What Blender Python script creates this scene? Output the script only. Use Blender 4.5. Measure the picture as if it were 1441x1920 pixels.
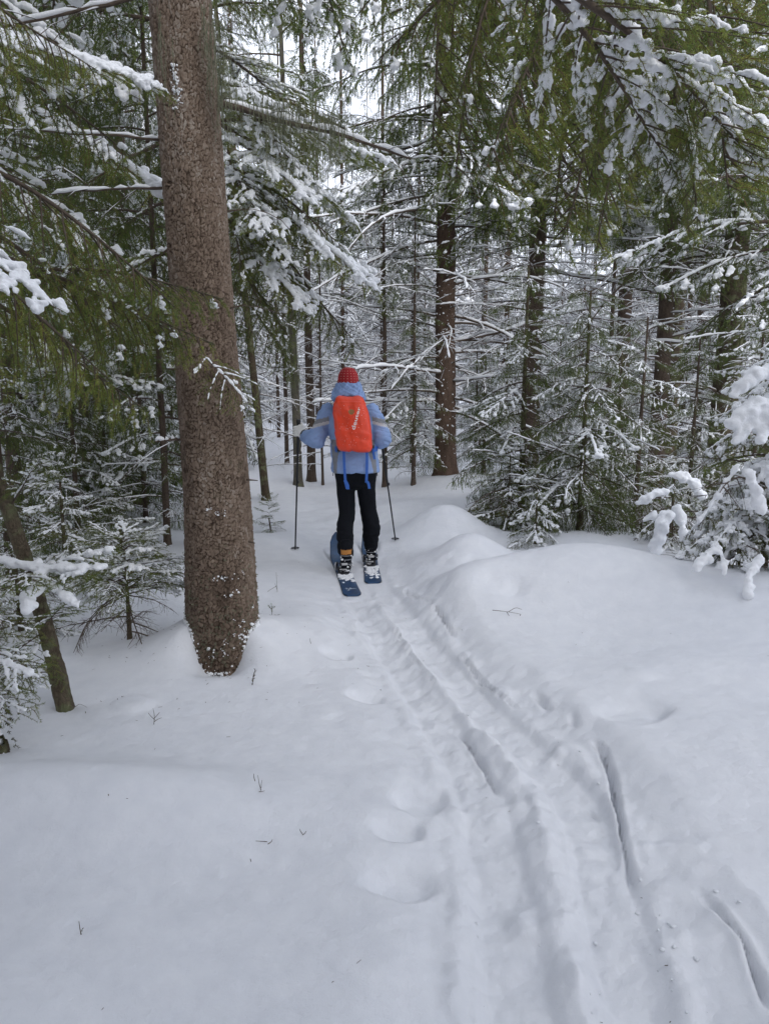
import bpy, bmesh, math, random
import numpy as np
from mathutils import Matrix, Vector, Euler

# ------------------------------------------------------------------ camera, sky, sun, exposure
for o in list(bpy.data.objects):
    bpy.data.objects.remove(o)
SC = bpy.context.scene
C = SC.collection
CAM_Z = 1.58
PITCH = math.radians(9.8)
FPX = 1387.0                       # focal length in photograph pixels (1441 x 1920)
cam_d = bpy.data.cameras.new('camera')
cam = bpy.data.objects.new('camera', cam_d)
C.objects.link(cam)
cam.location = (0, 0, CAM_Z)
cam.rotation_euler = (math.pi / 2 - PITCH, 0, 0)
cam_d.sensor_fit = 'VERTICAL'
cam_d.sensor_height = 24.0
cam_d.lens = 24.0 * FPX / 1920.0
cam_d.clip_start = 0.05
cam_d.clip_end = 2000
SC.camera = cam

world = bpy.data.worlds.new('World')
SC.world = world
world.use_nodes = True
wn = world.node_tree
wn.nodes.clear()
w_out = wn.nodes.new('ShaderNodeOutputWorld')
w_bg = wn.nodes.new('ShaderNodeBackground')
w_sky = wn.nodes.new('ShaderNodeTexSky')
w_sky.sky_type = 'NISHITA'
w_sky.sun_disc = False
SUN_EL, SUN_ROT = math.radians(30), math.radians(148)
w_sky.sun_elevation = SUN_EL
w_sky.sun_rotation = SUN_ROT
w_mix = wn.nodes.new('ShaderNodeMix')
w_mix.data_type = 'RGBA'
w_mix.inputs[0].default_value = 0.90            # the overcast cloud deck over the clear sky
w_mix.inputs[7].default_value = (11.0, 11.6, 13.2, 1)
wn.links.new(w_sky.outputs[0], w_mix.inputs[6])
wn.links.new(w_mix.outputs[2], w_bg.inputs['Color'])
w_bg.inputs['Strength'].default_value = 0.12
wn.links.new(w_bg.outputs[0], w_out.inputs[0])

sun_d = bpy.data.lights.new('sun', 'SUN')
sun_d.energy = 1.7
sun_d.angle = math.radians(30)
sun_d.color = (1.0, 0.975, 0.95)
sun = bpy.data.objects.new('sun', sun_d)
C.objects.link(sun)
# direction to the sun for the sky texture's rotation convention
sdir = Vector((math.sin(-SUN_ROT) * math.cos(SUN_EL) * -1, math.cos(SUN_ROT) * math.cos(SUN_EL), math.sin(SUN_EL)))
sun.rotation_euler = sdir.to_track_quat('Z', 'Y').to_euler()

SC.view_settings.view_transform = 'Standard'
SC.view_settings.look = 'None'
SC.view_settings.gamma = 1
SC.view_settings.use_curve_mapping = False
SC.view_settings.exposure = 0.16
SC.render.engine = 'CYCLES'
SC.cycles.max_bounces = 6
SC.cycles.diffuse_bounces = 5
SC.cycles.glossy_bounces = 2
SC.cycles.transmission_bounces = 2
SC.cycles.transparent_max_bounces = 4
SC.cycles.sample_clamp_indirect = 6
SC.cycles.use_adaptive_sampling = True
SC.cycles.adaptive_threshold = 0.02

# ------------------------------------------------------------------ small helpers
rs = np.random.RandomState(11)
LAT = [np.random.RandomState(k).rand(256, 256) for k in range(8)]


def vnoise(x, y, k=0):
    x = np.asarray(x, float); y = np.asarray(y, float)
    xi = np.floor(x).astype(int); yi = np.floor(y).astype(int)
    fx = x - xi; fy = y - yi
    fx = fx * fx * (3 - 2 * fx); fy = fy * fy * (3 - 2 * fy)
    L = LAT[k % 8]
    a = L[xi & 255, yi & 255]; b = L[(xi + 1) & 255, yi & 255]
    c = L[xi & 255, (yi + 1) & 255]; d = L[(xi + 1) & 255, (yi + 1) & 255]
    return (a * (1 - fx) + b * fx) * (1 - fy) + (c * (1 - fx) + d * fx) * fy


def fbm(x, y, octs=4, k=0):
    s = 0; a = 1; n = 0
    for i in range(octs):
        s = s + a * (vnoise(x * 2 ** i + 17.3 * i, y * 2 ** i - 9.1 * i, k + i) - 0.5)
        n += a; a *= 0.5
    return s / n * 2


def sstep(a, b, x):
    t = np.clip((np.asarray(x, float) - a) / (b - a), 0, 1)
    return t * t * (3 - 2 * t)


CP, SP = math.cos(PITCH), math.sin(PITCH)


def ray(px, py):
    a = (px - 720.5) / FPX; b = (960 - py) / FPX
    return Vector((a, CP + b * SP, -SP + b * CP))


def at(px, py, Y):
    """the place seen at a spot of the photograph, Y metres in front of the camera"""
    r = ray(px, py)
    return Vector((0, 0, CAM_Z)) + r * (Y / r.y)


def gp(px, py, z=0.0):
    r = ray(px, py)
    return Vector((0, 0, CAM_Z)) + r * ((z - CAM_Z) / r.z)


def empty(name, loc, label=None, cat=None, group=None, rz=0.0):
    o = bpy.data.objects.new(name, None)
    C.objects.link(o)
    o.empty_display_size = 0.1
    o.location = loc
    o.rotation_euler = (0, 0, rz)
    if label: o['label'] = label
    if cat: o['category'] = cat
    if group: o['group'] = group
    return o


def link(name, me, parent=None, loc=(0, 0, 0), rot=(0, 0, 0), sc=None, label=None, cat=None, group=None, kind=None):
    o = bpy.data.objects.new(name, me)
    C.objects.link(o)
    if parent is not None: o.parent = parent
    o.location = loc
    o.rotation_euler = rot
    if sc is not None: o.scale = sc if hasattr(sc, '__len__') else (sc, sc, sc)
    if label: o['label'] = label
    if cat: o['category'] = cat
    if group: o['group'] = group
    if kind: o['kind'] = kind
    return o


# ------------------------------------------------------------------ materials
def mat(name):
    m = bpy.data.materials.new(name)
    m.use_nodes = True
    nt = m.node_tree
    b = nt.nodes['Principled BSDF']
    return m, nt, b


def N(nt, t, **kw):
    n = nt.nodes.new(t)
    for k, v in kw.items(): setattr(n, k, v)
    return n


def ramp(nt, fac, stops, interp='LINEAR'):
    r = N(nt, 'ShaderNodeValToRGB')
    r.color_ramp.interpolation = interp
    el = r.color_ramp.elements
    while len(el) < len(stops): el.new(0.5)
    for e, (p, c) in zip(el, stops):
        e.position = p; e.color = (*c, 1)
    nt.links.new(fac, r.inputs[0])
    return r.outputs[0]


def noise(nt, scale, detail=4, coord='Object', rough=0.6, stretch=None):
    tc = N(nt, 'ShaderNodeTexCoord')
    v = tc.outputs[coord]
    if stretch:
        mp = N(nt, 'ShaderNodeMapping')
        mp.inputs['Scale'].default_value = stretch
        nt.links.new(v, mp.inputs[0]); v = mp.outputs[0]
    n = N(nt, 'ShaderNodeTexNoise')
    n.inputs['Scale'].default_value = scale
    n.inputs['Detail'].default_value = detail
    n.inputs['Roughness'].default_value = rough
    nt.links.new(v, n.inputs['Vector'])
    return n


def bump(nt, b, h, strength=0.3, dist=0.01):
    bp = N(nt, 'ShaderNodeBump')
    bp.inputs['Strength'].default_value = strength
    bp.inputs['Distance'].default_value = dist
    nt.links.new(h, bp.inputs['Height'])
    nt.links.new(bp.outputs[0], b.inputs['Normal'])
    return bp


def simple(name, col, rough=0.6, metal=0.0, nscale=0, amp=0.15, bmp=0.0, spec=0.5):
    m, nt, b = mat(name)
    b.inputs['Roughness'].default_value = rough
    b.inputs['Metallic'].default_value = metal
    b.inputs['Specular IOR Level'].default_value = spec
    if nscale:
        n = noise(nt, nscale)
        lo = tuple(c * (1 - amp) for c in col); hi = tuple(min(1, c * (1 + amp)) for c in col)
        nt.links.new(ramp(nt, n.outputs[0], [(0.3, lo), (0.7, hi)]), b.inputs['Base Color'])
        if bmp: bump(nt, b, n.outputs[0], bmp, 0.01)
    else:
        b.inputs['Base Color'].default_value = (*col, 1)
    return m


M = {}
# fallen and lying snow
m, nt, b = mat('ground_snow'); M['gsnow'] = m
b.inputs['Base Color'].default_value = (0.84, 0.855, 0.885, 1)
b.inputs['Roughness'].default_value = 0.62
b.inputs['Specular IOR Level'].default_value = 0.25
n1 = noise(nt, 260, 3); n2 = noise(nt, 34, 5)
ad = N(nt, 'ShaderNodeMath', operation='ADD')
ml = N(nt, 'ShaderNodeMath', operation='MULTIPLY'); ml.inputs[1].default_value = 0.30
nt.links.new(n1.outputs[0], ml.inputs[0]); nt.links.new(ml.outputs[0], ad.inputs[0]); nt.links.new(n2.outputs[0], ad.inputs[1])
bump(nt, b, ad.outputs[0], 0.50, 0.009)
n3 = noise(nt, 9, 6)
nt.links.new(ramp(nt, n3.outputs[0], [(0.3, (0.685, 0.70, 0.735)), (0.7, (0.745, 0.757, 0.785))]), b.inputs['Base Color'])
m, nt, b = mat('branch_snow'); M['snow'] = m
b.inputs['Base Color'].default_value = (0.88, 0.89, 0.91, 1)
b.inputs['Roughness'].default_value = 0.6
b.inputs['Specular IOR Level'].default_value = 0.25
n1 = noise(nt, 90, 4)
bump(nt, b, n1.outputs[0], 0.5, 0.01)


# spruce needles: the tint attribute runs from old dark shoots to fresh yellow-green ones
def needle_mat(name, stops):
    m, nt, b = mat(name)
    a = N(nt, 'ShaderNodeAttribute', attribute_name='tint')
    col = ramp(nt, a.outputs['Fac'], stops)
    nt.links.new(col, b.inputs['Base Color'])
    b.inputs['Roughness'].default_value = 0.55
    b.inputs['Specular IOR Level'].default_value = 0.3
    tr = N(nt, 'ShaderNodeBsdfTranslucent')
    nt.links.new(col, tr.inputs[0])
    mx = N(nt, 'ShaderNodeMixShader'); mx.inputs[0].default_value = 0.35
    nt.links.new(b.outputs[0], mx.inputs[1]); nt.links.new(tr.outputs[0], mx.inputs[2])
    nt.links.new(mx.outputs[0], nt.nodes['Material Output'].inputs[0])
    return m


M['needle'] = needle_mat('spruce_needles', [(0, (0.050, 0.088, 0.024)), (0.4, (0.135, 0.19, 0.045)), (0.75, (0.30, 0.35, 0.075)), (1, (0.42, 0.34, 0.10))])
M['needle_far'] = needle_mat('far_spruce_needles', [(0, (0.055, 0.066, 0.038)), (0.6, (0.095, 0.110, 0.058)), (1, (0.15, 0.15, 0.085))])

def bark_mat(name, stops, plate=0, lichen=0.0, red=None):
    m, nt, b = mat(name)
    n = noise(nt, 14, 8, rough=0.7, stretch=(1, 1, 0.35))
    tc = N(nt, 'ShaderNodeTexCoord')
    mp = N(nt, 'ShaderNodeMapping'); mp.inputs['Scale'].default_value = (1, 1, 0.6)
    wr = N(nt, 'ShaderNodeMix', data_type='VECTOR'); wr.inputs[0].default_value = 0.06
    vo = N(nt, 'ShaderNodeTexVoronoi'); vo.inputs['Scale'].default_value = plate or 58
    vo.feature = 'DISTANCE_TO_EDGE'
    nt.links.new(tc.outputs['Object'], mp.inputs[0]); nt.links.new(mp.outputs[0], wr.inputs[4]); nt.links.new(n.outputs['Color'], wr.inputs[5]); nt.links.new(wr.outputs[1], vo.inputs['Vector'])
    base = ramp(nt, n.outputs[0], stops)
    ed = ramp(nt, vo.outputs['Distance'], [(0.0, (0.35, 0.35, 0.35)), (0.12, (1, 1, 1))])
    mu = N(nt, 'ShaderNodeMix', data_type='RGBA', blend_type='MULTIPLY'); mu.inputs[0].default_value = 0.45
    nt.links.new(base, mu.inputs[6]); nt.links.new(ed, mu.inputs[7])
    out = mu.outputs[2]
    if lichen:
        n2 = noise(nt, 7, 7, rough=0.75)
        f = ramp(nt, n2.outputs[0], [(0.60 - lichen * 0.2, (0, 0, 0)), (0.70 - lichen * 0.2, (1, 1, 1))])
        mx = N(nt, 'ShaderNodeMix', data_type='RGBA')
        nt.links.new(f, mx.inputs[0]); nt.links.new(out, mx.inputs[6])
        mx.inputs[7].default_value = (0.16, 0.17, 0.09, 1)
        out = mx.outputs[2]
    nt.links.new(out, b.inputs['Base Color'])
    b.inputs['Roughness'].default_value = 0.85
    b.inputs['Specular IOR Level'].default_value = 0.2
    add = N(nt, 'ShaderNodeMath', operation='ADD')
    mlt = N(nt, 'ShaderNodeMath', operation='MULTIPLY'); mlt.inputs[1].default_value = 2.0
    mn = N(nt, 'ShaderNodeMath', operation='MINIMUM'); mn.inputs[1].default_value = 0.25
    nt.links.new(vo.outputs['Distance'], mn.inputs[0]); nt.links.new(mn.outputs[0], mlt.inputs[0])
    nt.links.new(mlt.outputs[0], add.inputs[0]); nt.links.new(n.outputs[0], add.inputs[1])
    bump(nt, b, add.outputs[0], 0.9, 0.012)
    return m


M['bark'] = bark_mat('spruce_bark', [(0.3, (0.075, 0.055, 0.042)), (0.7, (0.165, 0.125, 0.095))])
M['bark_red'] = bark_mat('red_brown_bark', [(0.3, (0.080, 0.052, 0.038)), (0.7, (0.165, 0.112, 0.082))])
M['bark_grey'] = bark_mat('grey_bark', [(0.3, (0.075, 0.068, 0.055)), (0.7, (0.17, 0.155, 0.125))], lichen=0.3)
M['bark_moss'] = bark_mat('mossy_bark', [(0.3, (0.055, 0.040, 0.028)), (0.7, (0.12, 0.092, 0.062))], lichen=0.55)
M['twig'] = simple('twig_wood', (0.085, 0.062, 0.045), 0.85, nscale=40, amp=0.35)
M['twig_red'] = simple('shoot_wood', (0.16, 0.085, 0.04), 0.8, nscale=40, amp=0.3)
M['lichen'] = simple('beard_lichen', (0.16, 0.17, 0.11), 0.9, nscale=60, amp=0.3)

# the big trunk: plates are geometry; the cell attribute gives each plate its tone
m, nt, b = mat('plated_bark'); M['plated'] = m
a = N(nt, 'ShaderNodeAttribute', attribute_name='tint')
n = noise(nt, 60, 6, rough=0.7)
ad = N(nt, 'ShaderNodeMath', operation='MULTIPLY_ADD'); ad.inputs[1].default_value = 0.55
nt.links.new(n.outputs[0], ad.inputs[0]); nt.links.new(a.outputs['Fac'], ad.inputs[2])
col = ramp(nt, ad.outputs[0], [(0.12, (0.026, 0.018, 0.014)), (0.42, (0.138, 0.098, 0.072)), (0.75, (0.250, 0.188, 0.143)), (1.0, (0.38, 0.335, 0.285))])
n2 = noise(nt, 5, 8, rough=0.78)
f = ramp(nt, n2.outputs[0], [(0.60, (0, 0, 0)), (0.72, (1, 1, 1))])
mx = N(nt, 'ShaderNodeMix', data_type='RGBA')
nt.links.new(f, mx.inputs[0]); nt.links.new(col, mx.inputs[6]); mx.inputs[7].default_value = (0.10, 0.105, 0.062, 1)
mh = N(nt, 'ShaderNodeMath', operation='MULTIPLY'); mh.inputs[1].default_value = 0.55
nt.links.new(f, mh.inputs[0]); nt.links.new(mh.outputs[0], mx.inputs[0])
nt.links.new(mx.outputs[2], b.inputs['Base Color'])
b.inputs['Roughness'].default_value = 0.88
b.inputs['Specular IOR Level'].default_value = 0.2
vo = N(nt, 'ShaderNodeTexVoronoi', feature='DISTANCE_TO_EDGE'); vo.inputs['Scale'].default_value = 95
tcb = N(nt, 'ShaderNodeTexCoord'); wr = N(nt, 'ShaderNodeMix', data_type='VECTOR'); wr.inputs[0].default_value = 0.03
nt.links.new(tcb.outputs['Object'], wr.inputs[4]); nt.links.new(n.outputs['Color'], wr.inputs[5]); nt.links.new(wr.outputs[1], vo.inputs['Vector'])
mnb = N(nt, 'ShaderNodeMath', operation='MINIMUM'); mnb.inputs[1].default_value = 0.12
nt.links.new(vo.outputs['Distance'], mnb.inputs[0])
adb = N(nt, 'ShaderNodeMath', operation='MULTIPLY_ADD'); adb.inputs[1].default_value = 3.5
nt.links.new(mnb.outputs[0], adb.inputs[0]); nt.links.new(n.outputs[0], adb.inputs[2])
bump(nt, b, adb.outputs[0], 0.8, 0.006)


# ------------------------------------------------------------------ mesh collector (numpy, triangles)
class MB:
    def __init__(s):
        s.v = []; s.f = []; s.m = []; s.t = []; s.s = []; s.n = 0

    def add(s, v, f, mi=0, tint=0.5, smooth=True):
        if len(v) == 0 or len(f) == 0: return s
        v = np.asarray(v, np.float32).reshape(-1, 3); f = np.asarray(f, np.int64).reshape(-1, 3)
        s.v.append(v); s.f.append(f + s.n); s.n += len(v)
        s.m.append(np.broadcast_to(np.asarray(mi), (len(f),)).astype(np.int32))
        s.t.append(np.broadcast_to(np.asarray(tint, np.float32), (len(v),)))
        s.s.append(np.full(len(f), smooth))
        return s

    def arrays(s):
        return (np.concatenate(s.v), np.concatenate(s.f), np.concatenate(s.m), np.concatenate(s.t), np.concatenate(s.s))

    def mesh(s, name, mats):
        v, f, mi, t, sm = s.arrays()
        return tri_mesh(name, v, f, mats, mi, t, sm)


def tri_mesh(name, v, f, mats, mi=None, tint=None, smooth=True):
    me = bpy.data.meshes.new(name)
    n = len(f)
    me.vertices.add(len(v)); me.vertices.foreach_set('co', np.ascontiguousarray(v, np.float32).ravel())
    me.loops.add(3 * n); me.loops.foreach_set('vertex_index', np.ascontiguousarray(f, np.int32).ravel())
    me.polygons.add(n); me.polygons.foreach_set('loop_start', np.arange(0, 3 * n, 3, dtype=np.int32))
    if mi is not None: me.polygons.foreach_set('material_index', np.ascontiguousarray(mi, np.int32))
    me.polygons.foreach_set('use_smooth', np.ascontiguousarray(np.broadcast_to(smooth, (n,))).astype(bool))
    if tint is not None:
        a = me.attributes.new('tint', 'FLOAT', 'POINT')
        a.data.foreach_set('value', np.ascontiguousarray(tint, np.float32))
    for m_ in mats: me.materials.append(m_)
    me.update(calc_edges=True)
    return me


def unit(a):
    return a / np.maximum(np.linalg.norm(a, axis=-1, keepdims=True), 1e-9)


def frames(P):
    t = unit(np.gradient(P, axis=1))
    z = np.zeros_like(t); z[..., 2] = 1
    s = np.cross(t, z)
    bad = (np.linalg.norm(s, axis=-1) < 0.25).any(1)
    s2 = np.cross(t, np.broadcast_to(np.array([0.6, -0.8, 0.12]), t.shape))
    s = np.where(bad[:, None, None], s2, s)
    s = unit(s); n = np.cross(s, t)
    return t, s, n


def tubes(P, R, sides=5, squash=1.0):
    """P (k,n,3) polylines, R (k,n) radii -> verts, tris"""
    P = np.asarray(P, float); R = np.broadcast_to(np.asarray(R, float), P.shape[:2])
    k, n, _ = P.shape
    if k == 0: return np.zeros((0, 3)), np.zeros((0, 3), int)
    t, s, u = frames(P)
    a = np.arange(sides) * 2 * np.pi / sides
    ca = np.cos(a)[None, None, :, None]; sa = np.sin(a)[None, None, :, None]
    V = P[:, :, None] + R[:, :, None, None] * (s[:, :, None] * ca + u[:, :, None] * sa * squash)
    idx = np.arange(k * n * sides).reshape(k, n, sides)
    q0 = idx[:, :-1]; q1 = idx[:, 1:]
    q0r = np.roll(q0, -1, axis=2); q1r = np.roll(q1, -1, axis=2)
    F = np.concatenate([np.stack([q0, q0r, q1r], -1).reshape(-1, 3), np.stack([q0, q1r, q1], -1).reshape(-1, 3)])
    return V.reshape(-1, 3), F


def resample(P, m_):
    k, n, _ = P.shape
    u = np.linspace(0, n - 1.0001, m_); i = u.astype(int); f = (u - i)[None, :, None]
    return P[:, i] * (1 - f) + P[:, i + 1] * f


def snow_tubes(P, R, rng, sides=6, n=None, gap=0.3, squash=0.8, lift=0.7):
    """lumpy strips of snow lying along the upper side of strands"""
    P = np.asarray(P, float)
    if len(P) == 0: return np.zeros((0, 3)), np.zeros((0, 3), int)
    if n: P = resample(P, n)
    k, n, _ = P.shape
    t, s, u = frames(P)
    flat = np.clip(1.25 - np.abs(t[..., 2]) * 1.5, 0, 1)
    nz = rng.rand(k, n)
    nz = (nz + np.roll(nz, 1, 1)) * 0.5
    r = R * (0.55 + 0.9 * nz) * flat
    r = np.where(rng.rand(k, n) < gap * 0.6, r * 0.25, r)
    r[:, 0] = 0.0005; r[:, -1] = 0.0005
    Q = P.copy(); Q[..., 2] += r * lift
    Q += (rng.rand(k, n, 3) - 0.5) * (r * 0.35)[..., None]
    keep = r.max(1) > 0.0012
    return tubes(Q[keep], r[keep], sides, squash)


def needles(P, per_m, ln, w, rng, alpha=0.95, tint=None, droop=0.0):
    P = np.asarray(P, float)
    k, n, _ = P.shape
    if k == 0: return np.zeros((0, 3)), np.zeros((0, 3), int), np.zeros(0)
    seg = np.linalg.norm(np.diff(P, axis=1), axis=2).sum(1)
    cnt = np.maximum(1, (seg * per_m + rng.rand(k)).astype(int))
    sid = np.repeat(np.arange(k), cnt); m_ = len(sid)
    u = rng.rand(m_) * (n - 1.001); i = u.astype(int); f = (u - i)[:, None]
    B = P[sid, i] * (1 - f) + P[sid, i + 1] * f
    t = unit(P[sid, i + 1] - P[sid, i])
    rnd = unit(rng.randn(m_, 3))
    rad = unit(rnd - (rnd * t).sum(1, keepdims=True) * t)
    al = alpha * (0.75 + 0.5 * rng.rand(m_))[:, None]
    d = t * np.cos(al) + rad * np.sin(al)
    d[:, 2] -= droop
    d = unit(d)
    L = (ln * (0.7 + 0.5 * rng.rand(m_)))[:, None]
    wv = unit(np.cross(d, rng.randn(m_, 3))) * w * 0.5
    V = np.stack([B - wv, B + wv, B + d * L], 1).reshape(-1, 3)
    F = np.arange(3 * m_).reshape(-1, 3)
    st = (rng.rand(k) * 0.5 if tint is None else tint)[sid]
    tt = np.clip(st + (rng.rand(m_) - 0.5) * 0.35, 0, 1)
    T = np.stack([tt * 0.85, tt * 0.85, tt], 1).reshape(-1)
    return V, F, T


def blobs(Cn, R, rng, squash=0.7, nu=8, nv=5):
    """lumpy flattened balls"""
    Cn = np.asarray(Cn, float).reshape(-1, 3); R = np.broadcast_to(R, (len(Cn),))
    V = []; F = []; o = 0
    th = np.arange(nu) * 2 * np.pi / nu
    ph = np.linspace(-np.pi / 2, np.pi / 2, nv + 2)[1:-1]
    base = np.array([[math.cos(p) * math.cos(t_), math.cos(p) * math.sin(t_), math.sin(p)] for p in ph for t_ in th] + [[0, 0, -1], [0, 0, 1]])
    f = []
    for j in range(nv - 1):
        for i in range(nu):
            a_ = j * nu + i; b_ = j * nu + (i + 1) % nu
            f += [[a_, b_, b_ + nu], [a_, b_ + nu, a_ + nu]]
    bt = nu * nv; tp = bt + 1
    for i in range(nu):
        f.append([bt, (i + 1) % nu, i]); f.append([tp, (nv - 1) * nu + i, (nv - 1) * nu + (i + 1) % nu])
    f = np.array(f)
    k = len(Cn); nb = len(base)
    jit = 1 + (rng.rand(k, nb, 1) - 0.5) * 0.45
    st = np.stack([0.7 + 0.6 * rng.rand(k), 0.7 + 0.6 * rng.rand(k), np.full(k, squash)], 1)[:, None]
    V = Cn[:, None] + base[None] * jit * st * R[:, None, None]
    F = (f[None] + (np.arange(k) * nb)[:, None, None]).reshape(-1, 3)
    return V.reshape(-1, 3), F


def remesh(me, voxel, smooth_it=3, name='mesh'):
    """fuse overlapping closed shapes into one skin"""
    o = bpy.data.objects.new('tmp_fuse', me); C.objects.link(o)
    r = o.modifiers.new('r', 'REMESH'); r.mode = 'VOXEL'; r.voxel_size = voxel; r.use_smooth_shade = True
    if smooth_it:
        s = o.modifiers.new('s', 'SMOOTH'); s.iterations = smooth_it; s.factor = 0.6
    dg = bpy.context.evaluated_depsgraph_get()
    dg.update()
    out = bpy.data.meshes.new_from_object(o.evaluated_get(dg), depsgraph=dg)
    out.name = name
    mats = [m_ for m_ in me.materials]
    bpy.data.objects.remove(o)
    out.materials.clear()
    for m_ in mats: out.materials.append(m_)
    return out


def roughen(me, amp, scale, seed=0):
    v = np.empty(len(me.vertices) * 3, np.float32); me.vertices.foreach_get('co', v); v = v.reshape(-1, 3)
    n = np.empty(len(me.vertices) * 3, np.float32); me.vertex_normals.foreach_get('vector', n); n = n.reshape(-1, 3)
    f = fbm(v[:, 0] / scale + seed, v[:, 1] / scale + v[:, 2] / scale * 0.7, 3, seed % 5) + 0.6 * fbm(v[:, 2] / scale * 1.3 + seed, v[:, 0] / scale * 0.8 - v[:, 1] / scale, 2, (seed + 2) % 5)
    v = v + n * (amp * f)[:, None]
    me.vertices.foreach_set('co', v.astype(np.float32).ravel()); me.update()
    return me

# ------------------------------------------------------------------ the snow-covered ground
def pl(pts, z=0.0):
    return np.array([[gp(x, y, z).x, gp(x, y, z).y] for x, y in pts])


def chaikin(p, it=2):
    for _ in range(it):
        q = [p[0]]
        for a_, b_ in zip(p[:-1], p[1:]):
            q += [a_ * 0.75 + b_ * 0.25, a_ * 0.25 + b_ * 0.75]
        q.append(p[-1]); p = np.array(q)
    return p


LANE1 = chaikin(pl([(640, 1050), (665, 1100), (712, 1180), (760, 1240), (808, 1310), (852, 1380), (893, 1450), (925, 1530), (945, 1650), (968, 1780), (985, 1990), (990, 2300)]), 1)
LANE2 = chaikin(pl([(697, 1040), (700, 1085), (748, 1140), (800, 1200), (850, 1255), (915, 1325), (985, 1385), (1062, 1450), (1110, 1540), (1140, 1650), (1180, 1780), (1240, 1990), (1330, 2300)]), 1)
LANE3 = chaikin(pl([(1262, 1640), (1330, 1730), (1385, 1830), (1450, 2000), (1560, 2300)]), 1)
LINES = [  # thin deep cuts left by edges and pole baskets: (points, depth, half width)
    (pl([(735, 1165), (770, 1212), (800, 1250), (822, 1278)]), 0.050, 0.016),
    (pl([(855, 1345), (880, 1375), (905, 1412), (936, 1470)]), 0.065, 0.020),
    (pl([(740, 1085), (762, 1110), (800, 1140), (830, 1165), (852, 1196)]), 0.060, 0.018),
    (pl([(860, 1215), (895, 1255), (930, 1290), (975, 1320)]), 0.045, 0.014),
    (pl([(995, 1295), (1015, 1312), (1032, 1335)]), 0.075, 0.026),
    (pl([(1068, 1340), (1082, 1368)]), 0.075, 0.024),
    (pl([(1105, 1385), (1130, 1408), (1148, 1450), (1160, 1510), (1170, 1560), (1184, 1620), (1190, 1650)]), 0.075, 0.018),
    (pl([(1098, 1478), (1128, 1515)]), 0.05, 0.012),
    (pl([(1300, 1650), (1345, 1705), (1392, 1765), (1425, 1830), (1450, 1900)]), 0.06, 0.020),
    (pl([(985, 1480), (995, 1508)]), 0.06, 0.024),
    (pl([(1070, 1640), (1078, 1690)]), 0.06, 0.026),
    (pl([(1082, 1715), (1105, 1728)]), 0.05, 0.02),
]
PITS = [(1235, 1352, .045, .04), (960, 1155, .10, .06), (915, 1150, .08, .045), (800, 1120, .05, .03)]
LUMPS = [(782, 1488, .095, -.065), (748, 1548, .090, -.065), (748, 1642, .110, -.070), (683, 1300, .095, -.055), (632, 1232, .09, -.05),
         (1180, 1352, .17, -.05), (1085, 1590, .10, .018), (900, 1500, .15, .030), (600, 1335, .10, .012), (960, 1400, .10, .020),
         (1040, 1400, .07, .02), (1095, 1560, .09, .02), (870, 1110, .09, .03), (250, 1325, .12, .035), (1195, 1290, .09, .012),
         (860, 1080, .10, .03), (830, 1075, .08, .03), (1010, 1580, .08, .02), (1010, 1700, .10, .03)]
MOUNDS = [  # x, y, sx, sy, height
    (1.40, 5.30, 0.90, 0.52, 0.36), (0.72, 6.35, 0.38, 0.36, 0.28), (0.62, 7.60, 0.46, 0.44, 0.34), (0.62, 5.1, 0.30, 0.35, 0.10), (1.0, 11.3, 0.7, 0.7, 0.28),
    (2.9, 4.7, 1.1, 0.9, 0.28), (2.1, 7.2, 0.9, 0.5, 0.14), (-1.10, 2.60, 0.75, 0.24, 0.15), (-2.35, 2.9, 0.6, 0.35, 0.10),
    (-2.0, 5.6, 0.8, 0.5, 0.20), (-1.35, 7.2, 0.7, 0.5, 0.10), (1.9, 2.9, 1.1, 0.8, 0.10), (-1.3, 1.5, 1.2, 0.5, 0.06),
    (-0.55, 4.5, 0.3, 0.45, 0.07), (0.0, 9.3, 0.8, 0.35, 0.08), (1.75, 9.4, 0.9, 0.7, 0.25), (-0.35, 12.2, 1.6, 0.5, 0.10),
    (2.0, 3.75, 0.9, 0.25, 0.07)]
TREE_X, TREE_Y = -0.965, 4.20
WELLS = []
SKI_L = ((-0.245, 5.56), (-0.355, 6.27)); SKI_R = ((-0.092, 5.93), (-0.124, 6.56))
SKI_PATHS = [np.array([SKI_L[0], (-0.468, 7.0)]), np.array([SKI_R[0], (-0.165, 7.33)])]


def pdist(x, y, P):
    d = np.full(x.shape, 1e9)
    for a_, b_ in zip(P[:-1], P[1:]):
        ab = b_ - a_; l2 = (ab ** 2).sum() + 1e-12
        t_ = np.clip(((x - a_[0]) * ab[0] + (y - a_[1]) * ab[1]) / l2, 0, 1)
        d = np.minimum(d, np.hypot(x - a_[0] - t_ * ab[0], y - a_[1] - t_ * ab[1]))
    return d


LUMP_XY = [(gp(a_, b_).x, gp(a_, b_).y, r_, h_) for a_, b_, r_, h_ in LUMPS]
PIT_XY = [(gp(a_, b_).x, gp(a_, b_).y, r_, h_) for a_, b_, r_, h_ in PITS]


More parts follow.
